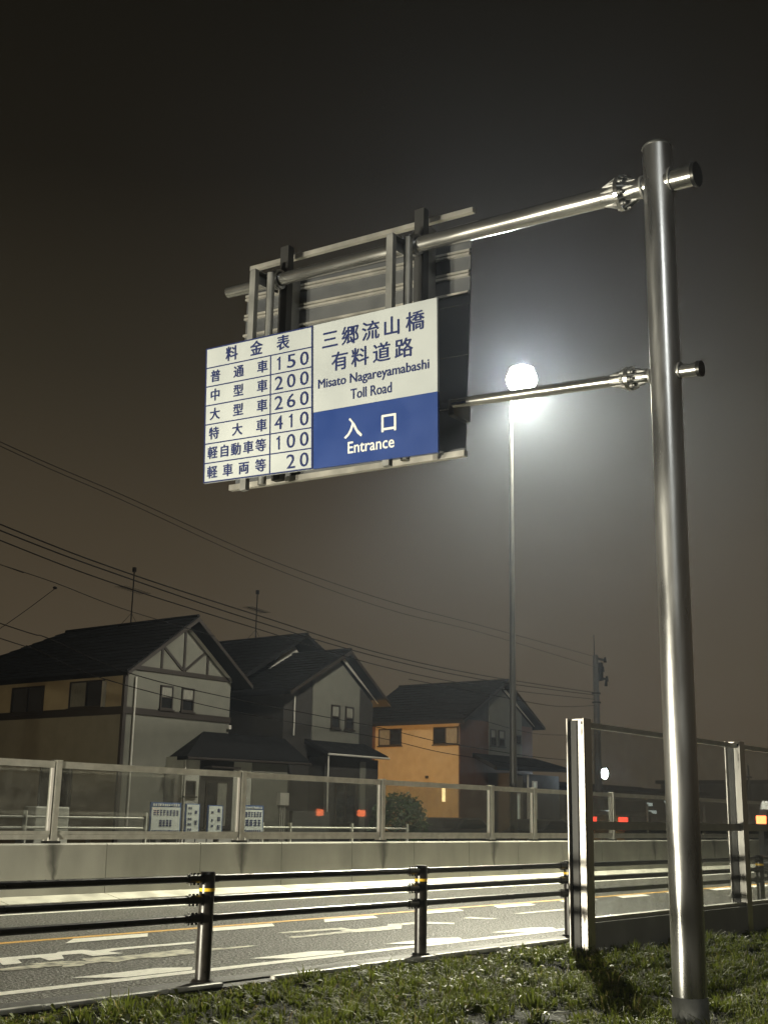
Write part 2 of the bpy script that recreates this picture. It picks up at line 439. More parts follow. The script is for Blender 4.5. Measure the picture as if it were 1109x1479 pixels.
LETW = [
    [(-0.7, 1.87), (-0.62, 1.98), (-0.22, 2.0), (-0.22, 2.11), (0.13, 2.09), (0.33, 1.92), (0.39, 2.11), (0.7, 2.12), (0.76, 2.02), (1.15, 2.07), (1.78, 2.11), (1.75, 1.94), (1.54, 1.72), (1.06, 1.69), (0.84, 1.78), (0.45, 1.65), (0.42, 1.77), (0.2, 1.76), (0.05, 1.66), (-0.18, 1.67), (-0.06, 1.79), (-0.68, 1.79)],
    [(2.01, 1.96), (2.63, 1.91), (2.61, 1.82), (1.87, 1.81)],
    [(3.96, 2.78), (5.08, 2.72), (5.0, 2.44), (6.09, 2.48), (5.58, 2.1), (5.0, 2.1), (4.64, 2.2), (3.58, 2.16), (3.6, 2.3), (4.7, 2.35), (4.81, 2.53), (3.92, 2.65)],
    [(5.98, 2.64), (6.71, 2.59), (6.9, 2.18), (6.71, 2.05), (6.37, 2.39), (5.77, 2.47)],
    [(7.96, 2.64), (8.03, 2.11), (7.82, 2.27), (7.66, 2.56)],
    [(9.1, 2.59), (10.87, 2.62), (10.52, 2.41), (9.12, 2.48)],
]
for p in LET: paint('road_lettering', 'line_white', [p], .006)
for p in LETW: paint('road_lettering', 'line_worn', [p], .006)

# near gutter, kerb with its stones
mb = MB().box(-30, 45, -.115, .13, -.05, .018)
tag(mb.build('gutter', 'gutter', bevel=.006), kind='structure')
kerb = tag(MB().box(-30, 45, -.27, -.125, -.15, .0).build('kerb', 'gutter'), kind='structure')
for k in range(-6, 50):
    s = k * .61
    if abs(s - .1) < .3 or abs(s + 1.0) < .1:   # stone hidden under washed earth by the first post
        continue
    dz = random.uniform(-.006, .006)
    m_ = MB().box(s + .006, s + .604, -.262, -.205 + random.uniform(-.004, .004), 0.0, .040 + dz)
    o = m_.build('kerb_stone', 'kerb', kerb, loc=(s, -.2, 0), bevel=.012)

# ================================================================== PARAPET across the road
par = thing('concrete_parapet', (WALL_S0, 9.0, 0), 'long low concrete parapet with pale sloping foot along the far side of the road', 'barrier')
js = [6.31 + 2.18 * k for k in range(-14, 26)]
for a, b in zip(js[:-1], js[1:]):
    q = [(a + .008, 8.90, .09), (a + .008, 9.16, .09), (a + .008, 9.16, .895), (a + .008, 8.93, .895), (a + .008, 8.915, .87)]
    MB().prism(q, (b - a - .016, 0, 0)).build('concrete_panel', 'concrete_wall', par)
    q = [(a + .012, 8.50, -.1), (a + .012, 9.16, -.1), (a + .012, 9.16, .088), (a + .012, 8.895, .088), (a + .012, 8.50, .012)]
    MB().prism(q, (b - a - .024, 0, 0)).build('sloping_foot', 'toe', par)
MB().box(js[0], js[-1], 8.97, 9.12, -.1, .88).build('core', 'gutter', par)

# transparent fence on the parapet
fen = thing('transparent_fence', (WALL_S0, 9.03, .895), 'clear panel fence with pale metal posts and rails on top of the concrete parapet', 'fence')
ps = [p for p in POSTS_FENCE if p < 20] + [20.31] + [20.31 + 4.3 * k for k in range(1, 7)]
FT, ZT = 9.02, 2.205
for s in ps:
    m_ = MB().box(s - .055, s + .055, FT - .075, FT - .060, .935, ZT).box(s - .055, s + .055, FT + .060, FT + .075, .935, ZT).box(s - .006, s + .006, FT - .060, FT + .060, .935, ZT)
    post = m_.build('post', 'fence_metal', fen)
    MB().box(s - .062, s + .062, FT - .08, FT + .08, ZT + .002, ZT + .022).build('post_cap', 'fence_metal', post, loc=(s, FT, ZT))
    MB().box(s - .13, s + .13, FT - .085, FT + .085, .897, .933).build('base_plate', 'bolt', post, loc=(s, FT, .9))
    bm_ = MB()
    for ds in (-.10, .10):
        for dt in (-.06, .06):
            bm_.tube((s + ds, FT + dt, .93), (s + ds, FT + dt, .985), .014, n=8)
    bm_.build('bolts', 'fence_metal', post, loc=(s, FT, .9))
for a, b in zip(ps[:-1], ps[1:]):
    a2, b2 = a + .06, b - .06
    MB().box(a2, b2, FT - .035, FT + .035, ZT - .105, ZT - .012).box(a2, b2, FT - .045, FT + .045, ZT - .011, ZT + .004).build('top_rail', 'fence_metal', fen)
    MB().box(a2, b2, FT - .035, FT + .035, 1.035, 1.09).build('bottom_rail', 'fence_metal', fen)
    MB().box(a2, b2, FT - .006, FT + .006, 1.092, ZT - .107).build('pane', 'glass', fen)
    MB().box(a2 + .002, a2 + .03, FT - .03, FT + .03, 1.093, ZT - .108).build('side_frame', 'fence_metal', fen)
    MB().box(b2 - .05, b2 - .002, FT - .03, FT + .03, 1.093, ZT - .108).build('side_frame', 'post_white', fen)
    MB().box(a2, b2, FT - .02, FT + .0, .955, 1.032).build('skirt', 'fence_metal', fen)
    for fr in (.16, .5, .56, .86):
        s = a2 + (b2 - a2) * fr
        MB().box(s - .055, s + .055, FT - .03, FT - .0205, .90, .953).build('block', 'bolt', fen)

# ================================================================== NEAR NOISE BARRIER
nb = thing('noise_barrier', (4.3, -1.27, 0), 'tall transparent noise barrier on a concrete base with pale H-beam posts beside the grass', 'barrier')
NT = -1.27; Zp = 2.50
for k, s in enumerate((4.30, 8.62, 12.95, 17.3)):
    # H-beam: two flanges and a web
    m_ = MB().box(s - .085, s + .085, NT - .108, NT - .096, -.25, Zp).box(s - .085, s + .085, NT + .096, NT + .108, -.25, Zp).box(s - .006, s + .006, NT - .0955, NT + .0955, -.25, Zp)
    p_ = m_.build('post', 'beam_steel', nb)
    MB().box(s - .030, s - .0065, NT + .012, NT + .095, -.2, Zp - .02).build('web_shade_strip', 'black', p_, loc=(s, NT, 0))  # added black strip in place of the far flange's shadow on the web
    MB().tube((s, NT - .05, Zp - .06), (s, NT - .05, Zp - .03), .02, n=10).build('bolt', 'bolt', p_, loc=(s, NT, Zp))
ext = [4.30, 8.62, 12.95, 17.3]
for a, b in zip(ext[:-1], ext[1:]):
    a2, b2 = a + .012, b - .012
    MB().box(a2, b2, NT - .045, NT + .045, Zp - .085, Zp - .03).build('top_rail', 'fence_metal', nb)
    MB().box(a2, b2, NT - .04, NT + .04, 1.315, 1.405).build('middle_rail', 'fence_metal', nb)
    MB().box(a2, b2, NT - .05, NT + .05, .36, .40).build('sill_rail', 'fence_metal', nb)
    MB().box(a2, b2, NT - .006, NT + .006, 1.407, Zp - .087).build('upper_pane', 'glass_near', nb)
    MB().box(a2, b2, NT - .006, NT + .006, .402, 1.313).build('lower_pane', 'glass_near', nb)
    MB().box(a2, b2, NT - .095, NT + .095, -.3, .357).build('concrete_base', 'concrete', nb, bevel=.008)

# ================================================================== GUARD RAIL (black pipe fence)
gr = thing('guard_pipe_fence', (0, 0, 0), 'wet black guard fence of round posts and three pipe rails along the near kerb', 'guard rail')
SP = 3.13
for k in range(-3, 8):
    s = k * SP
    m_ = MB().tube((s, 0, -.1), (s, 0, .895), .066, n=28)
    p_ = m_.build('post', 'black_rail', gr)
    MB().tube((s, 0, .896), (s, 0, .918), .069, .060, n=28).build('cap', 'black_rail', p_, loc=(s, 0, .9))
    MB().tube((s, 0, .755), (s, 0, .782), .0675, n=28, caps=False).build('reflective_band', 'reflector_yellow', p_, loc=(s, 0, .76))
    MB().tube((s, 0, .023), (s, 0, .04), .10, .085, n=24).build('foot_collar', 'black_rail', p_, loc=(s, 0, 0))
    m_ = MB()
    for z in (.862, .690, .535):
        m_.tube((s - .24, 0, z), (s - .072, 0, z), .037, n=14)
        for q in (.20, .155, .11):
            m_.tube((s - q, 0, z - .052), (s - q, 0, z + .048), .011, n=8)
        m_.tube((s + .072, 0, z), (s + .12, 0, z), .036, n=14)
    m_.build('rail_coupler', 'black_rail', p_, loc=(s, 0, 0))
for k in range(-3, 7):
    for z in (.862, .690, .535):
        MB().tube((k * SP + .067, 0, z), ((k + 1) * SP - .067, 0, z), .0305, n=18, caps=False).build('rail', 'black_rail', gr)
wd = MB()
for k in range(-3, 7):
    for z in (.862, .690, .535):
        for _ in range(16):   # water beads hanging on and lying on the wet pipes
            s = k * SP + random.uniform(.1, SP - .1)
            up = random.random() < .5
            wd.sphere((s, random.uniform(-.012, .012), z + (.031 if up else -.032)), random.uniform(.003, .006), 6, 4)
M['water'] = mat('water drops', (.6, .6, .6), .05, spec=1.0, metal=.6)
tag(wd.build('water_drops', 'water', gr, recalc=False), kind='stuff')

# ================================================================== SIGN POLE
PS, PT = .68, -4.12
sp = thing('sign_pole', (PS, PT, 0), 'thick galvanised steel pole rising from the grass and carrying two cantilever arms', 'pole')
MB().tube((PS, PT, .23), (PS, PT, 6.80), .119, .1185, n=64).build('pole', 'galv', sp)
MB().tube((PS, PT, -.3), (PS, PT, .229), .126, n=64).build('sleeve', 'sleeve', sp)
m_ = MB().tube((PS, PT, 6.80), (PS, PT, 6.825), .125, .108, n=48)
m_.build('cap', 'galv_dull', sp)


def arm_pt(t, z0, sl): return (PS, t, z0 + (t - PT) * sl)


def arm(z0, sl, tR, tF, tE, rS, rA, rB, flr):
    P = lambda t: arm_pt(t, z0, sl)
    a = MB().tube(P(tF), P(tE), rA, rB, n=40).build('arm', 'galv_arm', sp)
    MB().tube(P(tR), P(tF - .03), rS, n=40).build('arm_stub', 'galv_arm', sp)
    MB().tube(P(tR - .03), P(tR - .001), rS + .012, n=40).build('end_cap', 'bolt', sp)
    MB().ring(P(tF - .029), P(tF - .014), flr, rS, 32).build('flange', 'galv_arm', sp); fl = MB().ring(P(tF - .012), P(tF + .003), flr, rA * .9, 32).build('flange', 'galv_arm', sp)
    b_ = MB()
    ax = (Vector(P(1)) - Vector(P(0))).normalized(); u = Vector((1, 0, 0)); w = ax.cross(u)
    for i in range(8):
        an = 2 * math.pi * (i + .5) / 8; off = (u * math.cos(an) + w * math.sin(an)) * (flr - .022)
        b_ = MB()
        b_.tube(Vector(P(tF - .07)) + off, Vector(P(tF + .045)) + off, .012, n=8)
        b_.tube(Vector(P(tF - .055)) + off, Vector(P(tF - .030)) + off, .021, n=6)
        b_.tube(Vector(P(tF + .004)) + off, Vector(P(tF + .026)) + off, .021, n=6)
        b_.build('bolt', 'galv_dull', fl, loc=P(tF))
    for i in range(8):
        an = 2 * math.pi * i / 8; dr = u * math.cos(an) + w * math.sin(an); tn = ax.cross(dr) * .004
        for sg, rr, le in ((1, rA, .15), (-1, rS, .13)):
            p0 = Vector(P(tF + (.004 if sg > 0 else -.030)))
            q = [p0 + dr * rr * .97 - tn, p0 + dr * (flr - .006) - tn, p0 + dr * rr * .97 + ax * le * sg - tn]
            MB().prism(q, tn * 2).build('gusset', 'galv', sp)
    return a


arm(6.478, .0665, -4.43, -3.785, .83, .088, .088, .060, .150)
arm(4.832, .075, -4.39, -3.80, -2.10, .052, .050, .044, .098)
# collar rings where the arms pass through the pole
for z, r in ((6.478, .105), (4.832, .066)):
    MB().ring((PS, PT - .118, z), (PS, PT - .132, z - .001), r, r - .018, 32).build('weld_collar', 'galv_dull', sp); MB().ring((PS, PT + .116, z), (PS, PT + .132, z), r, r - .018, 32).build('weld_collar', 'galv_dull', sp)

# ================================================================== FRONT FARE SIGN
FS = .36


def sign_uv(TL, TR, BR, BL, s):
    def P(u, v, off=0.0):
        a = Vector((0, TL[0], TL[1])).lerp(Vector((0, TR[0], TR[1])), u)
        b = Vector((0, BL[0], BL[1])).lerp(Vector((0, BR[0], BR[1])), u)
        p = a.lerp(b, v); return Vector((s - off, p.y, p.z))
    return P


_tcache = {}


def text_mesh(txt, offset=.0):
    key = (txt, offset)
    if key in _tcache: return _tcache[key]
    cu = bpy.data.curves.new('lettering_curve', 'FONT'); cu.body = txt; cu.size = 1.0; cu.offset = offset; cu.fill_mode = 'FRONT'; cu.resolution_u = 3
    ob = bpy.data.objects.new('lettering_curve', cu); COL.objects.link(ob)
    bpy.context.view_layer.update()
    dg = bpy.context.evaluated_depsgraph_get()
    me = bpy.data.meshes.new_from_object(ob.evaluated_get(dg))
    v = [tuple(p.co) for p in me.vertices]; f = [tuple(p.vertices) for p in me.polygons]
    bpy.data.objects.remove(ob); bpy.data.curves.remove(cu); bpy.data.meshes.remove(me)
    _tcache[key] = (v, f); return v, f


def bbox(v):
    a = np.array(v); return a[:, 0].min(), a[:, 0].max(), a[:, 1].min(), a[:, 1].max()


kx0, kx1, ky0, ky1 = bbox(text_mesh('国')[0])
KCX, KCY, KEM = (kx0 + kx1) / 2, (ky0 + ky1) / 2, (kx1 - kx0) / .86
PH = 1.435   # panel height, metres


def put_one(mbx, P, pw, u, v, h, off):
    w = h * .15
    pts = [(-.2 * w, -h / 2), (.8 * w, -h / 2), (.8 * w, h / 2), (.15 * w, h / 2), (-.35 * w, h * .40), (-1.25 * w, h * .34), (-1.25 * w, h * .235), (-.2 * w, h * .26)]
    Q = [P(u + x / pw, v - y / PH, off) for x, y in pts]
    MB().add(Q, [tuple(t) for t in tessellate_polygon([[Vector((x, y, 0)) for x, y in pts]])]).build('character', mbx[0], mbx[1], loc=P(u, v))


def put(mbx, P, pw, txt, u, v, w=None, h=None, em=None, off=.004, bold=.018, emw=None):
    """place lettering centred at (u,v) of a panel; by box size (w,h metres) or by kanji em"""
    vs, fs = text_mesh(txt, 0.0)
    if em:
        k = em / KEM; kw = (emw or em) / KEM
        pts = [((x - KCX) * kw, (y - KCY) * k) for x, y, _ in vs]
    else:
        x0, x1, y0, y1 = bbox(vs)
        pts = [((x - (x0 + x1) / 2) * w / (x1 - x0), (y - (y0 + y1) / 2) * h / (y1 - y0)) for x, y, _ in vs]
    e = bold * .22; mc = MB()
    for i, (ex, ey) in enumerate(((0, 0), (e, 0), (-e, 0), (0, e * .8), (0, -e * .8))):
        mc.add([P(u + (x + ex) / pw, v - (y + ey) / PH, off + i * .0004) for x, y in pts], fs)
    mc.build('character' if len(txt) == 1 else 'lettering', mbx[0], mbx[1], loc=P(u, v))


def quad_panel(mbx, P, u0, v0, u1, v1, o0, o1):
    mbx.hexa([P(u0, v0, o0), P(u0, v1, o0), P(u1, v1, o0), P(u1, v0, o0)], [P(u0, v0, o1), P(u0, v1, o1), P(u1, v1, o1), P(u1, v0, o1)])


fsn = thing('fare_sign', (FS, -.72, 4.5), 'white toll fare table beside white and blue entrance sign hanging from the long arm', 'road sign')
TL, BL, TM, BM, TR, BR = (.77, 6.045), (.70, 4.60), (-.69, 5.95), (-.75, 4.517), (-2.14, 5.868), (-2.165, 4.437)
PF = sign_uv(TL, TM, BM, BL, FS); PN = sign_uv(TM, TR, BR, BM, FS); PW = 1.44
m_ = MB(); quad_panel(m_, PF, 0, 0, .998, 1, -.012, .012); fp = m_.build('fare_panel', 'sign_white', fsn)
m_ = MB(); quad_panel(m_, PN, .003, 0, 1, .6145, -.012, .0125); npn = m_.build('name_panel', 'sign_white', fsn)
m_ = MB(); quad_panel(m_, PN, .003, .6155, 1, 1, -.012, .0125); ep = m_.build('entrance_panel', 'sign_blue', fsn)
# table lines
m_ = MB(); LW, LO = .0085, .0150
rows = [.152 + .1413 * k for k in range(6)]
for v in rows: quad_panel(m_, PF, .006, v - LW / 2, .99, v + LW / 2, .0123, LO)
quad_panel(m_, PF, .618, .152, .628, .995, .0124, LO + .0004)
quad_panel(m_, PF, 0, 0, .010, 1, .0125, LO + .0008); quad_panel(m_, PF, .986, 0, .998, 1, .0125, LO + .0008)
quad_panel(m_, PF, .010, 0, .986, .0095, .0126, LO + .0002); quad_panel(m_, PF, .010, .9905, .986, 1, .0126, LO + .0002)
m_.build('table_border', 'ink', fp, loc=(FS, 0, 5))
m_ = ('ink', fp); EO = .0155
for ch, u in zip('料金表', (.255, .49, .735)): put(m_, PF, PW, ch, u, .078, em=.158, off=EO, emw=.165)
ROWS = [('普通車', (.10, .325, .548), '150'), ('中型車', (.10, .325, .548), '200'), ('大型車', (.10, .325, .548), '260'),
        ('特大車', (.095, .32, .545), '410'), ('軽自動車等', (.085, .20, .31, .425, .54), '100'), ('軽車両等', (.085, .235, .385, .54), ' 20')]
for k, (nme, us, num) in enumerate(ROWS):
    v = .152 + .1413 * (k + .5)
    for ch, u in zip(nme, us): put(m_, PF, PW, ch, u, v, em=.130, off=EO, bold=.016, emw=.140 if len(nme) < 5 else .138)
    for ch, u in zip(num, (.70, .81, .925)):
        if ch == '1': put_one(m_, PF, PW, u, v, .138, EO)
        elif ch != ' ': put(m_, PF, PW, ch, u, v, w=.104, h=.138, off=EO, bold=.006)
m_ = ('ink', npn)
for ch, u in zip('三郷流山橋', (.147, .316, .484, .654, .835)): put(m_, PN, PW, ch, u, .128, em=.192, off=EO, bold=.016, emw=.205)
for ch, u in zip('有料道路', (.23, .397, .572, .747)): put(m_, PN, PW, ch, u, .293, em=.192, off=EO, bold=.016, emw=.205)
put(m_, PN, PW, 'Misato Nagareyamabashi', .493, .436, w=1.285, h=.118, off=EO, bold=.012)
put(m_, PN, PW, 'Toll Road', .486, .536, w=.475, h=.098, off=EO, bold=.010)
m_ = ('ink_white', ep)
put(m_, PN, PW, '入', .34, .765, em=.205, off=EO, bold=.020, emw=.215); put(m_, PN, PW, '口', .628, .765, em=.19, off=EO, bold=.020, emw=.205)
put(m_, PN, PW, 'Entrance', .484, .893, w=.535, h=.108, off=EO, bold=.012)
# hanging brackets of the front sign
for t, zt, zb in ((.17, 6.77, 4.46), (-1.585, 6.65, 4.42)):
    MB().box(FS + .013, FS + .068, t - .03, t + .045, zb, zt).build('hanger_bar', 'galv_dull', fsn)
    MB().box(FS + .013, PS + .10, t - .028, t + .042, zt + .002, zt + .012).box(FS + .069, PS + .10, t + .030, t + .040, zt - .10, zt).build('top_bracket', 'galv_dull', fsn)
    za = arm_pt(t, 6.478, .0665)[2]
    MB().tube((PS - .12, t - .07, zb + .08), (PS - .12, t - .07, za + .02), .042, n=18).build('hanger_pipe', 'galv_dull', fsn)
    MB().ring((PS, t - .10, za), (PS, t - .04, za + .004), .098, .078, 28).build('pipe_clamp', 'galv', fsn)
for z in (5.75, 5.1, 4.62):
    MB().box(FS + .013, FS + .045, -2.1, .66, z, z + .04).build('stiffener', 'alu', fsn)

# ================================================================== REAR SIGN (seen from the back)
RS = 1.0
rsn = thing('rear_sign', (RS, -.6, 4.6), 'large dark backside of a second sign behind the white one with pale metal channels', 'road sign')
PR = sign_uv((.86, 6.985), (-2.065, 6.70), (-2.0, 4.60), (.915, 4.72), RS)
seams = [0, .30, .54, .78, 1.0]
for a, b in zip(seams[:-1], seams[1:]):
    m_ = MB(); quad_panel(m_, PR, 0, a + .0015, 1, b - .0015, -.015, 0.0); m_.build('back_panel', 'panel_back', rsn)


def channel(u0, u1, v, hgt, dep, nm='channel', mm='alu'):
    m_ = MB(); quad_panel(m_, PR, u0, v, u1, v + hgt, .002, dep); m_.build(nm, mm, rsn)


for v in (.045, .062, .145, .162, .245): channel(.0, 1.0, v, .0105, .035)
channel(-.01, 1.01, .985, .026, .06)
PT_ = sign_uv((.80, 7.205), (-2.11, 7.015), (-2.11, 6.965), (.80, 7.155), RS)
m_ = MB(); quad_panel(m_, PT_, 0, 0, 1, 1, .0, .05); m_.build('top_channel', 'alu', rsn)
for t, zt in ((.11, 7.11), (-1.63, 7.0)):
    MB().box(PS + .075, PS + .16, t - .055, t + .055, 4.64, zt + .06).build('back_hanger', 'hanger_dark', rsn)
    MB().box(PS + .161, RS - .036, t - .05, t - .035, 6.0, 6.9).build('web_plate', 'galv_dull', rsn)
    za = arm_pt(t, 6.478, .0665)[2]
    MB().ring((PS, t - .03, za), (PS, t + .03, za + .004), .10, .078, 28).build('pipe_clamp', 'galv', rsn)
MB().box(PS + .05, RS - .002, -2.06, -2.0, 4.90, 5.05).build('lower_bracket', 'galv_dull', rsn)

# ================================================================== STREET LAMPS
def spot(name, stz, aim, power, angle, blend, radius, parent, col=LAMP_COL):
    l_ = bpy.data.lights.new(name, 'SPOT'); l_.energy = power; l_.spot_size = math.radians(angle); l_.spot_blend = blend
    l_.shadow_soft_size = radius; l_.color = col
    o = bpy.data.objects.new(name, l_); COL.objects.link(o)
    o.parent = parent; pb = Vector(parent['_stz']); o.location = Vector(stz) - pb
    o.rotation_euler = (Vector(aim)).to_track_quat('-Z', 'Y').to_euler(); o['_stz'] = list(stz)
    return o


def make_lamp():
    ls, lt = 20.0, 9.42
    L = thing('street_lamp', (ls, lt, 0), 'tall slim street lamp glowing brilliant white behind the clear fence', 'street lamp', 'tall street lamps beside the road')
    MB().tube((ls, lt, 0), (ls, lt, 12.95), .108, .045, n=24).build('pole', 'lamp_pole', L)
    MB().box(ls - .07, ls + .07, lt - .125, lt - .112, .75, 1.15).build('hatch', 'lamp_pole', L)
    MB().box(ls - .22, ls + .22, lt - .22, lt + .22, .0, .03).build('base_plate', 'galv_dull', L)
    MB().path([(ls, lt, 12.93), (ls - .02, lt - .05, 13.2), (ls - .03, lt - .12, 13.42), (ls, lt - .3, 13.58)], .042, 10).build('arm', 'lamp_pole', L)
    h = MB().tube((ls - .0, lt - .36, 13.66), (ls, lt - .36, 13.80), .34, .16, n=28).tube((ls, lt - .36, 13.80), (ls, lt - .36, 13.86), .16, .10, n=20)
    h.build('housing', 'lamp_pole', L)
    MB().sphere((ls, lt - .36, 13.36), .41, 36, 24, sz=.92).build('lens', 'lens', L)  # ball as wide as the lamp's glare, so bloom is built into its shape
    spot('beam', (ls, lt - .40, 12.92), (0, -.45, -1.0), SPOT1, 128, .35, .10, L)
    return L


lamp = make_lamp()
lamp2 = clone(lamp, (-8.0, -11.0, -3.2), 'street lamp outside the picture behind the viewer that lights the sign fronts')
for c_ in lamp2.children:
    if c_.name.startswith('lens'):
        c_.data = c_.data.copy(); c_.data.materials[0] = M['lens_near']
    if c_.name.startswith('beam'):
        c_.data = c_.data.copy(); c_.data.energy = SPOT2

# ================================================================== HOUSES
def window(root, face, a0, a1, z0, z1, pos, frame='trim_dark', pane='win_glass', split=1, horiz=False, sill=True):
    """face 't': on a wall facing -t at t=pos, a = s; face 's': wall facing -s at s=pos, a = t"""
    def bx(m, a, b, d0, d1, c, d):
        return m.box(a, b, pos - d1, pos - d0, c, d) if face == 't' else m.box(pos - d1, pos - d0, a, b, c, d)
    w = .05
    m_ = MB(); bx(m_, a0, a1, .003, .06, z0, z0 + w); bx(m_, a0, a1, .003, .06, z1 - w, z1)
    bx(m_, a0, a0 + w, .003, .06, z0 + w, z1 - w); bx(m_, a1 - w, a1, .003, .06, z0 + w, z1 - w)
    loc = (a0, pos, z0) if face == 't' else (pos, a0, z0)
    f = m_.build('window', frame, root)
    f0 = Vector(f['_stz'])
    n = split
    for i in range(n):
        if horiz:
            c0 = z0 + w + (z1 - z0 - 2 * w) * i / n; c1 = z0 + w + (z1 - z0 - 2 * w) * (i + 1) / n
            m_ = MB(); bx(m_, a0 + w + .002, a1 - w - .002, .008 + .012 * i, .018 + .012 * i, c0 + .004, c1 - .004)
        else:
            c0 = a0 + w + (a1 - a0 - 2 * w) * i / n; c1 = a0 + w + (a1 - a0 - 2 * w) * (i + 1) / n
            m_ = MB(); bx(m_, c0 + .004, c1 - .004, .008 + .012 * i, .018 + .012 * i, z0 + w + .002, z1 - w - .002)
        pm = pane[i] if isinstance(pane, (list, tuple)) else pane
        m_.build('pane', pm, f, loc=f0)
        if i:
            m_ = MB()
            if horiz: bx(m_, a0 + w, a1 - w, .004, .05, c0 - .02, c0 + .02)
            else: bx(m_, c0 - .02, c0 + .02, .004, .05, z0 + w, z1 - w)
            m_.build('sash_bar', frame, f, loc=f0)
    if sill:
        m_ = MB(); bx(m_, a0 - .05, a1 + .05, .004, .10, z0 - .05, z0 - .002); m_.build('sill', frame, f, loc=f0)
    return f


def gable_roof(root, s0, s1, ez0, ez1, rs, rz, t0, t1, th=.14, hip=0.0, mm='roof'):
    """roof with its ridge along t; slopes as two slabs made of overlapping slate courses, hip = how far the ridge stops short at the back"""
    for (se, ze) in ((s0, ez0), (s1, ez1)):
        q0 = [(se, t0, ze), (rs, t0, rz), (rs, t1 - hip, rz), (se, t1, ze)]
        dn = Vector((0, 0, -th))
        o = MB().hexa([Vector(p) + dn for p in q0], q0).build('roof', mm, root)
        nc = 14; m_ = MB()
        A, B, C_, E_ = [Vector(p) for p in q0]
        for i in range(nc):
            f0, f1 = i / nc, (i + 1) / nc
            a = A.lerp(B, f0); b = E_.lerp(C_, f0); c = E_.lerp(C_, f1); d = A.lerp(B, f1)
            up = Vector((0, 0, 1))
            m_.hexa([a + up * .003, b + up * .003, c + up * .003, d + up * .003], [a + up * .032, b + up * .032, c + up * .006, d + up * .006])
        tag(m_.build('slate_courses', mm, o, loc=Vector(o['_stz'])), kind='stuff')
    if hip:
        q0 = [(s0, t1, ez0), (rs, t1 - hip, rz), (s1, t1, ez1)]
        MB().prism(q0, (0, 0, -th)).build('roof', mm, root)
    MB().tube((rs, t0 - .01, rz + .02), (rs, t1 - hip, rz + .02), .06, n=10).build('ridge_cap', mm, root)


def barge(root, t, s0, z0, rs, rz, s1, z1, mm='trim_pale', dz=-.16, sides=(0, 1)):
    for i, (se, ze) in enumerate(((s0, z0), (s1, z1))):
        if i in sides:
            MB().hexa([(se, t, ze + dz), (rs, t, rz + dz), (rs, t + .03, rz + dz), (se, t + .03, ze + dz)],
                      [(se, t, ze + dz + .13), (rs, t, rz + dz + .13), (rs, t + .03, rz + dz + .13), (se, t + .03, ze + dz + .13)]).build('barge_board', mm, root)


# ---- house 1 (left)
h1 = thing('house', (19.8, 27, 0), 'leftmost two-storey house with half-timbered gable, cream walls and black hipped roof', 'house', 'houses behind the parapet')
A0, A1, T1, EZ = 17.5, 22.1, 22.0, 5.78
MB().box(A0, A1, T1, 33, 0, EZ).build('wall', 'stucco_grey', h1)
MB().box(A0 - .03, A0 - .002, T1 + .02, 33, 4.62, EZ - .01).build('upper_cladding', 'stucco_tan', h1)
MB().box(A0 - .03, A0 - .002, T1 + .02, 33, .0, 4.36).build('lower_cladding', 'stucco_cream', h1)
MB().prism([(A0, T1, EZ), (A1, T1, EZ), (19.92, T1, 7.42)], (0, .2, 0)).build('gable_wall', 'stucco_grey', h1)
gable_roof(h1, A0 - .42, A1 + .48, 5.64, 5.72, 19.92, 7.70, T1 - .55, 33.5, hip=5.2)
barge(h1, T1 - .60, A0 - .42, 5.64, 19.92, 7.70, A1 + .48, 5.72, 'trim_dark', -.16)
barge(h1, T1 - .05, A0 + .5, 5.86, 19.92, 7.45, A1 - .02, 5.86, 'trim_pale', -.10, sides=(1,))
tm = 'trim_dark'
MB().box(A0 - .02, A1 + .02, T1 - .05, T1 - .002, 5.78, 5.92).build('gable_beam', tm, h1)
MB().box(A0 - .04, A1 + .02, T1 - .05, T1 - .002, 4.40, 4.60).build('storey_band', tm, h1)
MB().box(A0 - .08, A0 - .032, T1, 33, 4.37, 4.60).build('storey_band', tm, h1)
MB().box(A0 - .09, A0 + .04, T1 - .09, T1 + .02, 0, 5.60).build('corner_board', tm, h1)
for (sa, za, sb, zb) in ((19.90, 5.93, 19.90, 7.35), (19.0, 6.62, 19.84, 5.97), (20.80, 6.62, 19.96, 5.97), (18.93, 5.93, 18.93, 6.60), (20.95, 5.93, 20.95, 6.55)):
    dx, dz_ = sb - sa, zb - za; L_ = math.hypot(dx, dz_); nx, nz_ = -dz_ / L_ * .045, dx / L_ * .045
    MB().prism([(sa + nx, T1 - .04, za + nz_), (sb + nx, T1 - .04, zb + nz_), (sb - nx, T1 - .04, zb - nz_), (sa - nx, T1 - .04, za - nz_)], (0, .036, 0)).build('timber', tm, h1)
window(h1, 't', 18.94, 19.48, 4.64, 5.40, T1, split=2, horiz=True, pane=('win_glass', 'curtain'))
window(h1, 't', 19.86, 20.40, 4.64, 5.40, T1, split=2, horiz=True, pane=('win_glass', 'curtain'))
window(h1, 's', 22.95, 24.62, 4.62, 5.48, A0 - .03, split=2, pane=('win_glass', 'curtain'))
MB().box(A0 - .14, A0 - .032, 22.86, 22.94, 4.62, 5.42).build('shutter_box', 'trim_pale', h1)
window(h1, 's', 25.98, 27.7, 4.55, 5.44, A0 - .03, split=2, pane=('win_glass', 'win_glass'))
window(h1, 's', 30.2, 31.6, 4.55, 5.44, A0 - .03, split=2)
window(h1, 's', 24.2, 25.8, 1.0, 2.9, A0 - .03, split=2)
MB().tube((17.88, T1 - .06, 1.0), (17.88, T1 - .06, 5.55), .035, n=10).build('downpipe', 'trim_pale', h1)
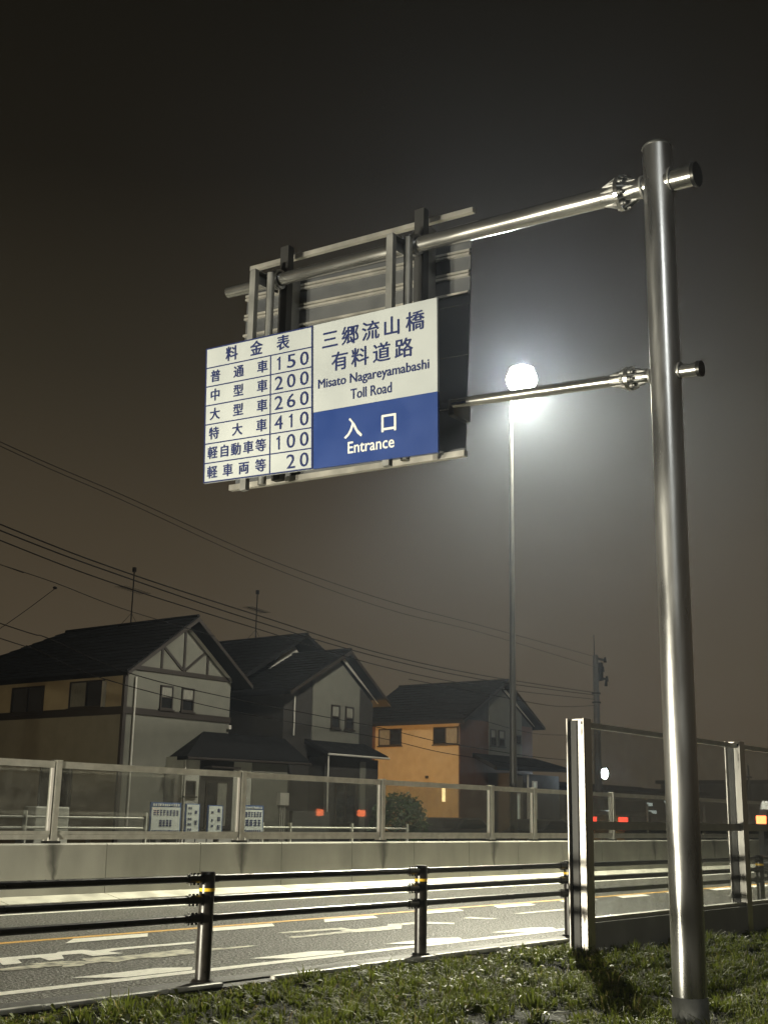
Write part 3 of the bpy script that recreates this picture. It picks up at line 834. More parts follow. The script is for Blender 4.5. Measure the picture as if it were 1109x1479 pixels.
MB().box(A1 - .12, A1 + .0, T1 - .13, T1 - .003, 4.2, 4.33).build('soffit_vent', 'trim_pale', h1)

# ---- house 2 (middle)
h2 = thing('house', (27.3, 27, 0), 'dark middle house with steep pale gable face and single-storey hipped wing at its left', 'house', 'houses behind the parapet')
B0, B1 = 24.85, 29.95
MB().box(B0, B1, 22.05, 31, 0, 5.70).build('wall', 'siding_dark', h2)
MB().prism([(B0, 22.05, 5.70), (B1, 22.05, 5.70), (27.75, 22.05, 7.25)], (0, .2, 0)).build('gable_wall', 'siding_dark', h2)
MB().prism([(26.37, 22.0, 3.9), (29.07, 22.0, 3.9), (29.07, 22.0, 6.24), (27.78, 22.0, 7.16), (26.37, 22.0, 6.44)], (0, .045, 0)).build('pale_panel', 'stucco_grey', h2)
gable_roof(h2, B0 - .35, B1 + .32, 5.72, 5.74, 27.80, 7.52, 21.45, 31)
barge(h2, 21.40, B0 - .35, 5.72, 27.80, 7.52, B1 + .32, 5.74, 'trim_dark', -.16)
barge(h2, 21.90, 26.5, 6.5, 27.80, 7.33, 30.1, 5.80, 'trim_pale', -.10, sides=(1,))
window(h2, 't', 27.38, 27.86, 4.60, 5.46, 22.0, split=2, horiz=True, pane=('win_glass', 'curtain'))
window(h2, 't', 28.20, 28.68, 4.60, 5.46, 22.0, split=2, horiz=True, pane=('win_glass', 'curtain'))
# higher rear roof
MB().box(24.2, B1 - .4, 24.6, 31, 5.6, 6.3).build('rear_wall', 'siding_dark', h2)
gable_roof(h2, 23.6, 30.6, 5.9, 6.9, 27.75, 8.26, 23.6, 30.0)
MB().prism([(25.8, 24.4, 6.1), (29.6, 24.4, 6.4), (27.75, 24.4, 8.0)], (0, .15, 0)).build('rear_gable', 'trim_pale', h2)
# lean-to roof over the ground floor
MB().hexa([(26.0, 20.9, 3.52), (29.5, 20.9, 3.52), (29.5, 22.04, 3.95), (26.0, 22.04, 3.95)], [(26.0, 20.9, 3.64), (29.5, 20.9, 3.64), (29.5, 22.04, 4.12), (26.0, 22.04, 4.12)]).build('lean_to_roof', 'roof', h2)
MB().tube((26.0, 20.86, 3.56), (29.5, 20.86, 3.56), .04, n=8).build('gutter_pipe', 'trim_pale', h2)
MB().tube((26.1, 20.95, .5), (26.1, 20.95, 3.5), .03, n=8).build('downpipe', 'trim_pale', h2)
MB().tube((25.35, 21.98, 4.2), (25.35, 21.98, 5.6), .03, n=8).build('downpipe', 'trim_pale', h2)
MB().box(26.3, 29.4, 21.3, 22.04, 0, 3.5).build('ground_floor', 'siding_dark', h2)
MB().box(28.3, 28.6, 21.25, 21.298, 0, 3.4).build('pale_strip', 'stucco_grey', h2)
window(h2, 't', 26.9, 28.1, 1.1, 2.6, 21.3, split=2)
# wing
w0, w1, wt = 19.38, 24.20, 21.2
MB().box(w0, w1, wt, 21.99, 0, 3.16).build('wing_wall', 'stucco_light', h2)
MB().box(20.10, 21.60, wt - .03, wt - .002, .9, 3.14).build('wing_recess', 'siding_dark', h2)
MB().box(22.48, w1 + .01, wt - .035, wt - .002, 0, 3.14).build('wing_side_wall', 'stucco_grey', h2)
for q in ([(w0 - .12, wt - .28, 3.17), (w1 + .9, wt - .28, 3.24), (w1 + .6, 21.9, 4.05), (20.85, 21.9, 4.05)], [(w0 - .12, wt - .28, 3.17), (20.85, 21.9, 4.05), (w0 + .1, 21.98, 3.17)]):
    MB().prism(q, (0, 0, -.12)).build('wing_roof', 'roof', h2)
MB().tube((w0 - .12, wt - .31, 3.10), (w1 + .9, wt - .31, 3.16), .045, n=8).build('wing_gutter', 'trim_dark', h2)
MB().tube((w0 + .06, wt - .05, .3), (w0 + .06, wt - .05, 3.1), .03, n=8).build('downpipe', 'trim_pale', h2)
window(h2, 't', 19.44, 19.92, 1.95, 2.42, wt, split=1)
window(h2, 't', 20.35, 21.35, 1.0, 2.45, wt - .03, split=2, pane=('win_glass', 'curtain'))
MB().box(20.2, 21.5, wt - .45, wt - .032, 2.84, 2.90).build('awning', 'trim_dark', h2)
MB().box(23.74, 24.18, wt - .17, wt - .036, 1.75, 2.16).build('meter_box', 'trim_pale', h2)
for ds in (.1, .2, .3):
    MB().tube((23.76 + ds, wt - .08, .4), (23.76 + ds, wt - .08, 1.75), .016, n=6).build('conduit', 'trim_pale', h2)

# ---- house 3 (orange lit)
h3 = thing('house', (42, 28, 0), 'right-hand house with a side wall glowing orange and a black gabled roof', 'house', 'houses behind the parapet')
C0, C1, CT = 38.76, 45.02, 24.0
MB().box(C0, C1, CT, 29.2, 0, 5.85).build('wall', 'siding_brown', h3)
MB().box(C0 - .03, C0 - .002, CT + .05, 28.85, 0, 5.80).build('side_cladding', 'stucco_tan', h3)
MB().prism([(C0, CT, 5.85), (C1, CT, 5.85), (42.0, CT, 7.62)], (0, .2, 0)).build('gable_wall', 'siding_dark', h3)
MB().prism([(41.1, CT - .045, 4.3), (43.99, CT - .045, 4.3), (43.99, CT - .045, 6.40), (42.05, CT - .045, 7.50), (41.1, CT - .045, 7.0)], (0, .04, 0)).build('pale_panel', 'stucco_grey', h3)
gable_roof(h3, C0 - .5, C1 + .35, 5.72, 5.88, 42.05, 7.86, CT - .5, 30.0)
barge(h3, CT - .55, C0 - .5, 5.72, 42.05, 7.86, C1 + .35, 5.88, 'trim_dark', -.16)
barge(h3, CT - .10, 41.2, 7.2, 42.05, 7.66, C1 + .1, 5.98, 'trim_pale', -.10, sides=(1,))
window(h3, 's', 27.27, 28.62, 4.69, 5.48, C0 - .03, split=2, pane=('win_glass', 'curtain'))
window(h3, 's', 24.06, 25.43, 4.69, 5.48, C0 - .03, split=2, pane=('curtain', 'win_glass'))
MB().box(C0 - .10, C0 - .032, 24.76, 24.90, 2.15, 2.90).build('lit_slit_window', 'lit_window', h3)
MB().box(C0 - .12, C0 - .032, 25.72, 25.84, 3.18, 3.30).build('vent', 'bolt', h3)
window(h3, 't', 41.16, 41.62, 4.75, 5.52, CT - .045, split=2, horiz=True, pane=('win_glass', 'curtain'))
window(h3, 't', 41.87, 42.40, 4.75, 5.52, CT - .045, split=2, horiz=True, pane=('win_glass', 'curtain'))
window(h3, 't', 43.2, 43.85, 4.95, 5.40, CT - .045, split=1)
MB().hexa([(39.3, 22.4, 3.55), (46.2, 22.4, 3.70), (45.2, CT - .05, 4.15), (39.7, CT - .05, 4.15)], [(39.3, 22.4, 3.70), (46.2, 22.4, 3.85), (45.2, CT - .05, 4.35), (39.7, CT - .05, 4.35)]).build('porch_roof', 'roof', h3)
MB().box(41.0, 45.5, 22.8, CT - .06, 0, 3.5).build('porch_wall', 'siding_dark', h3)
MB().box(41.05, 42.1, 22.76, 22.798, .3, 3.4).build('pale_strip', 'stucco_grey', h3)
window(h3, 't', 42.9, 43.3, .9, 3.2, 22.76, 'trim_pale', 'lit_faint', sill=False)
window(h3, 't', 41.3, 41.7, .9, 2.6, 22.70, 'trim_pale', 'lit_faint', sill=False)
MB().tube((42.45, 22.7, .2), (42.45, 22.7, 3.5), .05, n=8).build('downpipe', 'trim_pale', h3)

# lamps on walls between the houses: the orange light seen on the side walls
def wall_lamp(stz, label, size=.09):
    w = thing('wall_lamp', stz, label, 'lamp', 'orange wall lamps')
    s, t, z = stz
    MB().box(s - .02, s + .0, t - .08, t + .08, z - .1, z + .12).build('back_plate', 'bolt', w)
    MB().sphere((s + .14, t, z), size, 12, 8).build('bulb', 'lens_orange', w)
    MB().tube((s, t, z + .06), (s + .12, t, z + .10), .012, n=6).build('bracket', 'bolt', w)
    return w


wall_lamp((29.96, 26.3, 3.6), 'orange lamp on the hidden right wall of the middle house facing the orange side wall')

gl_ = thing('garden_lamp', (11.5, 25.5, 0), 'orange garden lamp just outside the left edge lighting the leftmost house', 'lamp')
MB().tube((11.5, 25.5, 0), (11.5, 25.5, 4.2), .05, n=10).build('post', 'lamp_pole', gl_)
MB().sphere((11.5, 25.5, 4.35), .12, 12, 8).build('bulb', 'lens_orange2', gl_)
# TV antennas
def antenna(stz, h, label):
    s, t, z = stz
    a = thing('tv_antenna', stz, label, 'antenna', 'antennas on the roofs')
    MB().tube((s, t, z), (s, t, z + h), .022, n=8).build('mast', 'wire', a)
    m_ = MB().tube((s - .75, t - .2, z + h * .62), (s + .75, t + .2, z + h * .62), .014, n=6)
    for k in range(9):
        c = -0.7 + k * .175
        m_.tube((s + c + .05, t + c * .27 - .26, z + h * .62), (s + c - .05, t + c * .27 + .26, z + h * .62), .008, n=5)
    m_.build('yagi_arms', 'wire', a)
    MB().box(s - .05, s + .05, t - .05, t + .05, z + h - .10, z + h + .06).build('booster_box', 'wire', a)
    m_ = MB()
    for ds, dt in ((.45, 0), (-.3, .35), (-.3, -.35)):
        m_.tube((s, t, z + .4), (s + ds, t + dt, z - .15), .008, n=5)
    m_.build('stays', 'wire', a)


antenna((19.92, 24.8, 7.70), 1.95, 'television antenna on the ridge of the leftmost house')
antenna((27.75, 26.4, 8.26), 1.95, 'television antenna on the ridge of the middle house')

# ================================================================== UTILITY POLE AND CABLES
US, UT = 47.4, 21.7
up = thing('utility_pole', (US, UT, 0), 'concrete utility pole with insulators on its top right of the houses', 'utility pole')
MB().tube((US, UT, 0), (US, UT, 9.55), .20, .135, n=16).build('pole', 'pole_concrete', up)
MB().tube((US - .1, UT, 8.6), (US - .12, UT, 10.55), .035, .02, n=8).build('top_spike', 'wire', up)
m_ = MB()
for z, e in ((9.35, 1.0), (8.85, .75), (8.4, 1.15)):
    m_.box(US - .1, US + e, UT - .05, UT + .05, z, z + .09)
m_.build('crossarm', 'wire', up)
for z, e in ((9.35, 1.0), (8.85, .75), (8.4, 1.15), (8.15, 1.05)):
    MB().tube((US + e, UT, z - .06), (US + e + .02, UT, z + .2), .085, .05, n=10).build('insulator', 'wire', up)
MB().box(US + .25, US + .5, UT - .15, UT + .15, 8.3, 9.2).build('switch_box', 'wire', up)
for z in (7.60, 7.15):
    MB().ring((US, UT, z), (US, UT, z + .06), .22, .14, 14).build('cable_clamp', 'wire', up)


def smooth(pts, n=10):
    P = [Vector(p) for p in pts]; out = []
    for i in range(len(P) - 1):
        p0 = P[max(i - 1, 0)]; p1 = P[i]; p2 = P[i + 1]; p3 = P[min(i + 2, len(P) - 1)]
        for k in range(n):
            u = k / n
            out.append(.5 * ((2 * p1) + (-p0 + p2) * u + (2 * p0 - 5 * p1 + 4 * p2 - p3) * u * u + (-p0 + 3 * p1 - 3 * p2 + p3) * u ** 3))
    out.append(P[-1]); return out


def ext_left(pts, L=9.0):
    a, b = Vector(pts[0]), Vector(pts[1]); d = (a - b).normalized()
    return [tuple(a + d * L + Vector((0, 0, .25)))] + list(pts)


CAB = [
    ('topmost of the three heavy black cables sloping down over the roofs', .017, [(8.38, 15.96, 7.8), (12.65, 16.59, 7.46), (18.48, 17.45, 7.22), (25.93, 18.54, 6.98), (34.41, 19.78, 7.11), (47.13, 21.65, 7.64)]),
    ('middle one of the three heavy black cables sloping down over the roofs', .017, [(8.4, 15.97, 7.66), (12.66, 16.59, 7.33), (18.49, 17.45, 7.03), (25.93, 18.54, 6.83), (34.41, 19.78, 6.94), (47.11, 21.65, 7.52)]),
    ('lowest of the three heavy black cables sloping down over the roofs', .015, [(8.43, 15.97, 7.43), (12.69, 16.6, 7.07), (18.51, 17.45, 6.81), (25.94, 18.54, 6.54), (34.41, 19.78, 6.66), (47.1, 21.65, 7.31)]),
    ('short sagging cable just under the others left of the utility pole', .014, [(28.0, 18.85, 6.30), (34.41, 19.78, 6.38), (41.82, 20.87, 6.52), (47.08, 21.64, 7.0)]),
    ('upper of the two thin cables high in the sky below the sign', .010, [(8.15, 15.93, 9.72), (12.44, 16.56, 9.45), (18.7, 17.48, 9.02), (26.35, 18.6, 8.91), (34.42, 19.79, 9.14), (47.5, 21.67, 9.45)]),
    ('lower of the two thin cables high in the sky below the sign', .009, [(8.16, 15.93, 9.62), (12.46, 16.56, 9.31), (18.72, 17.48, 8.81), (26.36, 18.6, 8.61), (34.42, 19.79, 8.85), (47.5, 21.67, 8.92)]),
    ('upper thin service cable crossing in front of the house walls', .012, [(8.65, 16.0, 5.54), (10.02, 16.0, 5.36), (12.54, 16.0, 4.8), (16.32, 16.0, 4.47), (22.53, 16.0, 4.14), (27.12, 16.0, 3.83), (38, 17.5, 3.9), (47.2, 21.5, 5.6)]),
    ('lower thin service cable crossing in front of the house walls', .011, [(8.69, 16.0, 5.2), (9.55, 16.0, 5.09), (11.74, 16.0, 4.58), (16.34, 16.0, 4.13), (22.61, 16.0, 3.82), (27.13, 16.0, 3.49), (38, 17.5, 3.5), (47.2, 21.5, 5.2)]),
    ('faint cable at the left edge running to a small splice', .009, [(8.51, 16.0, 6.88), (8.7, 16.0, 6.86), (10.08, 16.0, 6.7), (12.24, 16.0, 6.37), (16, 16.6, 6.2)]),
    ('slanting drop wire at the left edge above the leftmost roof', .008, [(10.09, 16.0, 6.56), (9.37, 16.0, 5.96), (8.67, 16.0, 5.41)]),
    ('thin cable low between the orange wall and the utility pole', .010, [(30, 18.0, 5.2), (38, 19.6, 5.0), (47.2, 21.6, 5.6)]),
]
for lab, r, pts in CAB:
    q = pts if ('short' in lab or 'low between' in lab or 'slanting' in lab) else ext_left(pts)
    o = MB().path(smooth(q), r, 6).build('overhead_cable', 'wire', loc=pts[0])
    tag(o, lab, 'cable', 'overhead cables')
for c in ((10.09, 16.0, 6.56), (8.6, 16.0, 6.87)):
    pass
sl = tag(MB().sphere((10.09, 16, 6.58), .035, 10, 6, sx=1.8).build('cable_splice', 'wire', loc=(10.09, 16, 6.58)), 'small black splice where the slanting drop wire meets the faint cable', 'cable splice')

# ================================================================== SIDE STREET THINGS
# white pipe rails
def pipe_rail(posts, t, z0, z1, label, r=.024):
    g_ = thing('pipe_railing', (posts[0], t, 0), label, 'railing', 'white pipe railings on the side street')
    for s in posts:
        MB().tube((s, t, -.02), (s, t, z1 + .12), .045, n=12).build('post', 'rail_grey', g_)
    for z in ((z0, z1) if z0 else (z1,)):
        MB().tube((posts[0], t, z), (posts[-1], t, z), r, n=10, caps=True).build('rail', 'rail_grey', g_)


pipe_rail([1.6, 4.6, 7.6, 10.72], 13.0, 1.08, 1.29, 'white two-rail pipe railing behind the fence at far left')
pipe_rail([14.4, 15.4, 17.8, 20.2], 13.0, 0, 1.12, 'white single-rail pipe railing behind the fence below the dark middle house')


def sign_board(s0, s1, z0, z1, label, header, rows, t=12.0):
    b = thing('sign_board', ((s0 + s1) / 2, t, 0), label, 'sign board', 'small advertising boards behind the fence')
    MB().box(s0, s1, t, t + .03, z0, z1).build('frame', 'board_blue', b)
    ztop = z1 - (.10 if header else .02)
    fc = MB().box(s0 + .03, s1 - .03, t - .006, t - .001, z0 + .02, ztop).build('face', 'sign_white', b)
    m_ = MB(); mw = MB()
    def glyphs(mm, zc, h, n, a, c):
        # the print is too small to read in the picture: rows of dense character-sized marks
        w = (c - a) / n
        for i in range(n):
            x = a + w * i
            for k in range(3):
                z = zc - h / 2 + h * (k + .2) / 3
                mm.box(x + w * .1, x + w * random.uniform(.7, .88), t - .010, t - .0065, z, z + h * .14)
            for k in range(2):
                xx = x + w * random.uniform(.15, .7)
                mm.box(xx, xx + w * .13, t - .0105, t - .0067, zc - h / 2, zc + h / 2 * random.uniform(.6, 1))
    for (fz, h, n, fa, fb) in rows:
        glyphs(m_, z0 + (ztop - z0) * fz, h, n, s0 + (s1 - s0) * fa, s0 + (s1 - s0) * fb)
    m_.build('print', 'ink', b)
    if header:
        glyphs(mw, z1 - .05, .05, 12, s0 + .05, s1 - .05); mw.build('header_print', 'ink_white', b)
    MB().tube((s0 + .05, t + .05, 0), (s0 + .05, t + .05, z1 - .02), .018, n=8).build('leg', 'galv_dull', b)
    MB().tube((s1 - .05, t + .05, 0), (s1 - .05, t + .05, z1 - .02), .018, n=8).build('leg', 'galv_dull', b)


sign_board(9.97, 10.83, .98, 1.63, 'widest blue-topped board behind the fence, leftmost of the small boards', True, [(.80, .13, 8, .08, .92), (.42, .15, 4, .28, .72), (.10, .07, 14, .05, .95)])
vr = [(.9 - .14 * k, .055, 1, .62, .9) for k in range(0)]
sign_board(10.96, 11.38, .98, 1.62, 'narrow white board of vertical writing right of the widest board', False, [(.88, .05, 2, .15, .45), (.7, .05, 2, .15, .45), (.52, .05, 2, .15, .45), (.34, .05, 2, .15, .45), (.16, .05, 2, .15, .45), (.75, .08, 1, .6, .85), (.4, .1, 1, .6, .85)])
sign_board(11.62, 12.08, .98, 1.60, 'narrow white board with large characters, left of the second fence post', False, [(.85, .08, 1, .6, .85), (.55, .1, 1, .6, .88), (.25, .1, 1, .6, .88), (.78, .05, 1, .2, .4), (.5, .05, 1, .2, .4), (.3, .05, 1, .2, .4)])
sign_board(12.72, 13.38, .98, 1.62, 'blue-topped board right of the second fence post', True, [(.82, .12, 6, .08, .92), (.48, .15, 4, .1, .9), (.12, .08, 8, .08, .9)])

tag(MB().box(5.3, 6.9, 13.3, 13.9, 0, 1.62).build('storage_shed', 'far_wall', loc=(6, 13.6, 0), bevel=.03), 'low dark storage box behind the fence at the far left edge', 'storage box')
tag(MB().box(8.8, 9.7, 14.3, 14.7, 0, 1.50).build('air_conditioner', 'box_grey', loc=(9.2, 14.5, 0), bevel=.03), 'grey outdoor unit behind the fence left of the boards', 'outdoor unit')
tag(MB().box(20.6, 22.3, 17.6, 17.75, 0, 1.55).build('notice_panel', 'far_wall', loc=(21.4, 17.6, 0), bevel=.01), 'grey blank panel standing before the dark middle house', 'panel')


def make_van(s, t, label, paint_, tailm, L=4.4, Wd=1.75, H=1.95, tw=.07, th_=.065):
    v = thing('van', (s, t, 0), label, 'van')
    # side profile extruded across, rear at s, heading +s
    pr = [(s, .32), (s - .04, .55), (s - .02, 1.0), (s + .08, 1.75), (s + .22, H), (s + L * .62, H + .02), (s + L * .80, H - .35), (s + L * .93, 1.12), (s + L, .95), (s + L, .35)]
    MB().prism([(a, t - Wd / 2, b) for a, b in pr], (0, Wd, 0)).build('body', paint_, v, bevel=.05)
    MB().hexa([(s + .0, t - Wd / 2 + .16, 1.10), (s + .0, t + Wd / 2 - .16, 1.10), (s + .065, t + Wd / 2 - .2, 1.70), (s + .065, t - Wd / 2 + .2, 1.70)],
              [(s - .035, t - Wd / 2 + .16, 1.10), (s - .035, t + Wd / 2 - .16, 1.10), (s + .03, t + Wd / 2 - .2, 1.70), (s + .03, t - Wd / 2 + .2, 1.70)]).build('rear_window', 'win_glass', v)
    MB().box(s - .12, s + .02, t - Wd / 2 + .02, t + Wd / 2 - .02, .32, .58).build('bumper', 'black', v, bevel=.03)
    MB().box(s - .065, s - .045, t - .17, t + .17, .72, .88).build('licence_plate', 'plate', v)
    for sg in (-1, 1):
        c = t + sg * (Wd / 2 - .09)
        MB().box(s - .055, s + .06, c - tw, c + tw, 1.515 - th_, 1.515 + th_).build('tail_lamp', tailm, v, bevel=.015)
        MB().box(s - .056, s + .04, c - .06, c + .06, .95, 1.42).build('lamp_housing', 'black', v)
        for ws in (.75, L - .8):
            w = MB().tube((s + ws, t + sg * (Wd / 2 - .20), .32), (s + ws, t + sg * (Wd / 2 + .012), .32), .32, n=24).build('wheel', 'tyre', v)
            MB().tube((s + ws, t + sg * (Wd / 2 + .013), .32), (s + ws, t + sg * (Wd / 2 + .022), .32), .20, n=18).build('rim', 'rim', w, loc=(0, 0, 0) and Vector(w['_stz']))
        MB().box(s + .5, s + L * .6, t + sg * (Wd / 2 + .004), t + sg * (Wd / 2 + .012), 1.15, 1.70).build('side_window', 'win_glass', v)
    return v


make_van(20.6, 2.3, 'dark van at the right edge with bright red tail lamps', 'car_paint', 'tail_hot', tw=.11, th_=.09)
make_van(44.5, 19.7, 'distant van with red tail lamps seen through the near clear panel', 'car_paint', 'tail', H=1.9, tw=.22, th_=.11)


def make_car(s, t, label, paint_='car_paint'):
    v = thing('parked_car', (s, t, 0), label, 'car', 'cars parked before the houses')
    pr = [(s, .35), (s - .02, .75), (s + .1, .98), (s + .55, 1.06), (s + 1.1, 1.45), (s + 2.3, 1.47), (s + 3.1, 1.02), (s + 4.0, .85), (s + 4.15, .6), (s + 4.15, .33)]
    MB().prism([(a, t - .84, b) for a, b in pr], (0, 1.68, 0)).build('body', paint_, v, bevel=.06)
    MB().prism([(s + .72, t - .848, 1.06), (s + 1.18, t - .848, 1.39), (s + 2.22, t - .848, 1.41), (s + 2.85, t - .848, 1.06)], (0, .006, 0)).build('side_window', 'win_glass', v)
    for ws in (.8, 3.3):
        for sg in (-1, 1):
            w = MB().tube((s + ws, t + sg * .66, .31), (s + ws, t + sg * .85, .31), .31, n=20).build('wheel', 'tyre', v)
            MB().tube((s + ws, t + sg * .851, .31), (s + ws, t + sg * .86, .31), .19, n=14).build('rim', 'rim', w, loc=Vector(w['_stz']))
    return v


hc = make_car(-15.2, 2.2, 'car outside the picture behind the viewer with its headlamps shining along the road')
for t_ in (1.62, 2.78):
    MB().sphere((-11.08, t_, .66), .085, 12, 8, sx=.5).build('headlamp', 'lit_cool', hc)
    spot('headlamp_beam', (-10.98, t_, .66), (1, .0, -.02), HEAD, 125, 1.0, .06, hc, (1, .93, .72))
make_car(30.0, 19.4, 'dark car parked in front of the orange side wall')
make_car(35.4, 18.9, 'dark car parked in front of the porch of the right-hand house')

# bush by the orange wall
def bush(stz, r, h, n, label):
    b = thing('bush', stz, label, 'bush')
    s, t, z = stz
    m_ = MB()
    for k in range(5):
        a = 2 * math.pi * k / 5
        m_.tube((s, t, z), (s + r * .5 * math.cos(a), t + r * .5 * math.sin(a), z + h * .7), .03, .01, n=6)
    m_.build('stems', 'bark', b)
    vs, fs = [], []
    for i in range(n):
        d = Vector((random.gauss(0, 1), random.gauss(0, 1), random.gauss(0, 1))).normalized() * random.uniform(.45, 1.0) ** .6
        lump = 1 + .25 * noise.noise(d * 2.3 + Vector((s, t, 0)))
        c = Vector((s, t, z + h * .55)) + Vector((d.x * r * lump, d.y * r * lump, d.z * h * .5 * lump))
        u = Vector((random.gauss(0, 1), random.gauss(0, 1), random.gauss(0, 1))).normalized(); w = u.orthogonal().normalized()
        L_ = random.uniform(.10, .19)
        k = len(vs); vs += [c, c + u * L_ * .5 + w * L_ * .3, c + u * L_, c + u * L_ * .5 - w * L_ * .3]; fs.append((k, k + 1, k + 2, k + 3))
    tag(MB().add(vs, fs).build('leaves', 'leaf', b, recalc=False), kind='stuff')


bush((29.0, 20.0, 0), 1.05, 2.2, 5200, 'dark leafy bush left of the orange wall')

# carport with pale curved roof edge, right of house 3
cp = thing('carport', (45, 19, 0), 'carport with a pale curved roof edge right of the porch', 'carport')
for s in (43.5, 49.5):
    for t in (17.2, 20.2):
        MB().tube((s, t, 0), (s, t, 2.2), .05, n=8).build('post', 'galv_dull', cp)
m_ = MB()
arc = [(k / 8) for k in range(9)]
pts = [(17.0 + 3.6 * a, 2.25 + .42 * math.sin(math.pi * (.15 + .6 * a))) for a in arc]
poly = [(43.2, t, z) for t, z in pts] + [(43.2, t, z - .07) for t, z in reversed(pts)]
MB().prism(poly, (7, 0, 0)).build('roof', 'galv_dull', cp)

# lit lamp on a short pole seen through the near panel
fl = thing('street_lamp', (49.3, 22.6, 0), 'small cold white lamp on a pole seen through the near clear panel', 'street lamp')
MB().tube((49.3, 22.6, 0), (49.3, 22.6, 4.0), .09, .06, n=10).build('pole', 'pole_concrete', fl)
MB().box(49.15, 49.45, 22.2, 22.6, 4.02, 4.10).build('hood', 'bolt', fl)
MB().sphere((49.3, 22.35, 3.78), .17, 20, 14, sz=1.6).build('lens', 'lens_far', fl)

# far low buildings with lit windows
def far_building(s, t, w, d, h, label, wins):
    b = thing('far_building', (s, t, 0), label, 'building', 'low buildings in the far distance')
    MB().box(s, s + w, t, t + d, 0, h).build('wall', 'far_wall', b)
    MB().box(s - .3, s + w + .3, t - .3, t + d + .3, h + .002, h + .25).build('roof', 'roof', b)
    for a, z, ww, hh, mm in wins:
        window(b, 't', s + a, s + a + ww, z, z + hh, t, 'bolt', mm, sill=False)


far_building(58, 27, 14, 8, 3.2, 'low dark building beyond the van with cool lit windows', [(5.2, 2.35, 1.0, .3, 'lit_cool'), (5.3, 1.9, 1.4, .3, 'lit_cool'), (7.6, 2.6, .7, .35, 'lit_cool'), (8.6, 2.6, .9, .3, 'lit_cool'), (8.2, 1.8, .9, .6, 'lit_faint'), (1.5, 1.6, 1.0, .5, 'win_glass')])
far_building(78, 24, 18, 9, 4.2, 'long low building at right behind the steel pole', [(3, 2.6, 1.2, .5, 'lit_cool'), (9, 2.2, 1.4, .7, 'win_glass'), (13, 2.2, 1.4, .7, 'lit_cool')])
far_building(110, 10, 30, 12, 4.5, 'dark building closing the road at the far right', [(5, 2.6, 1.4, .7, 'lit_window'), (14, 2.4, 1.6, .7, 'win_glass')])
far_building(54, 33, 20, 10, 3.6, 'low dark roofline left of the utility pole lamp', [(4, 2.0, 1.2, .6, 'win_glass')])
for (s, t, h, lab) in ((72.3, 24.0, 5.2, 'thin dark pole at the right edge of the skyline'), (66.5, 27.0, 6.5, 'thin dark pole right behind the steel sign pole')):
    p_ = thing('utility_pole', (s, t, 0), lab, 'utility pole')
    MB().tube((s, t, 0), (s, t, h), .10, .06, n=8).build('pole', 'pole_concrete', p_)
    MB().box(s - .5, s + .5, t - .04, t + .04, h - .8, h - .7).build('crossarm', 'wire', p_)

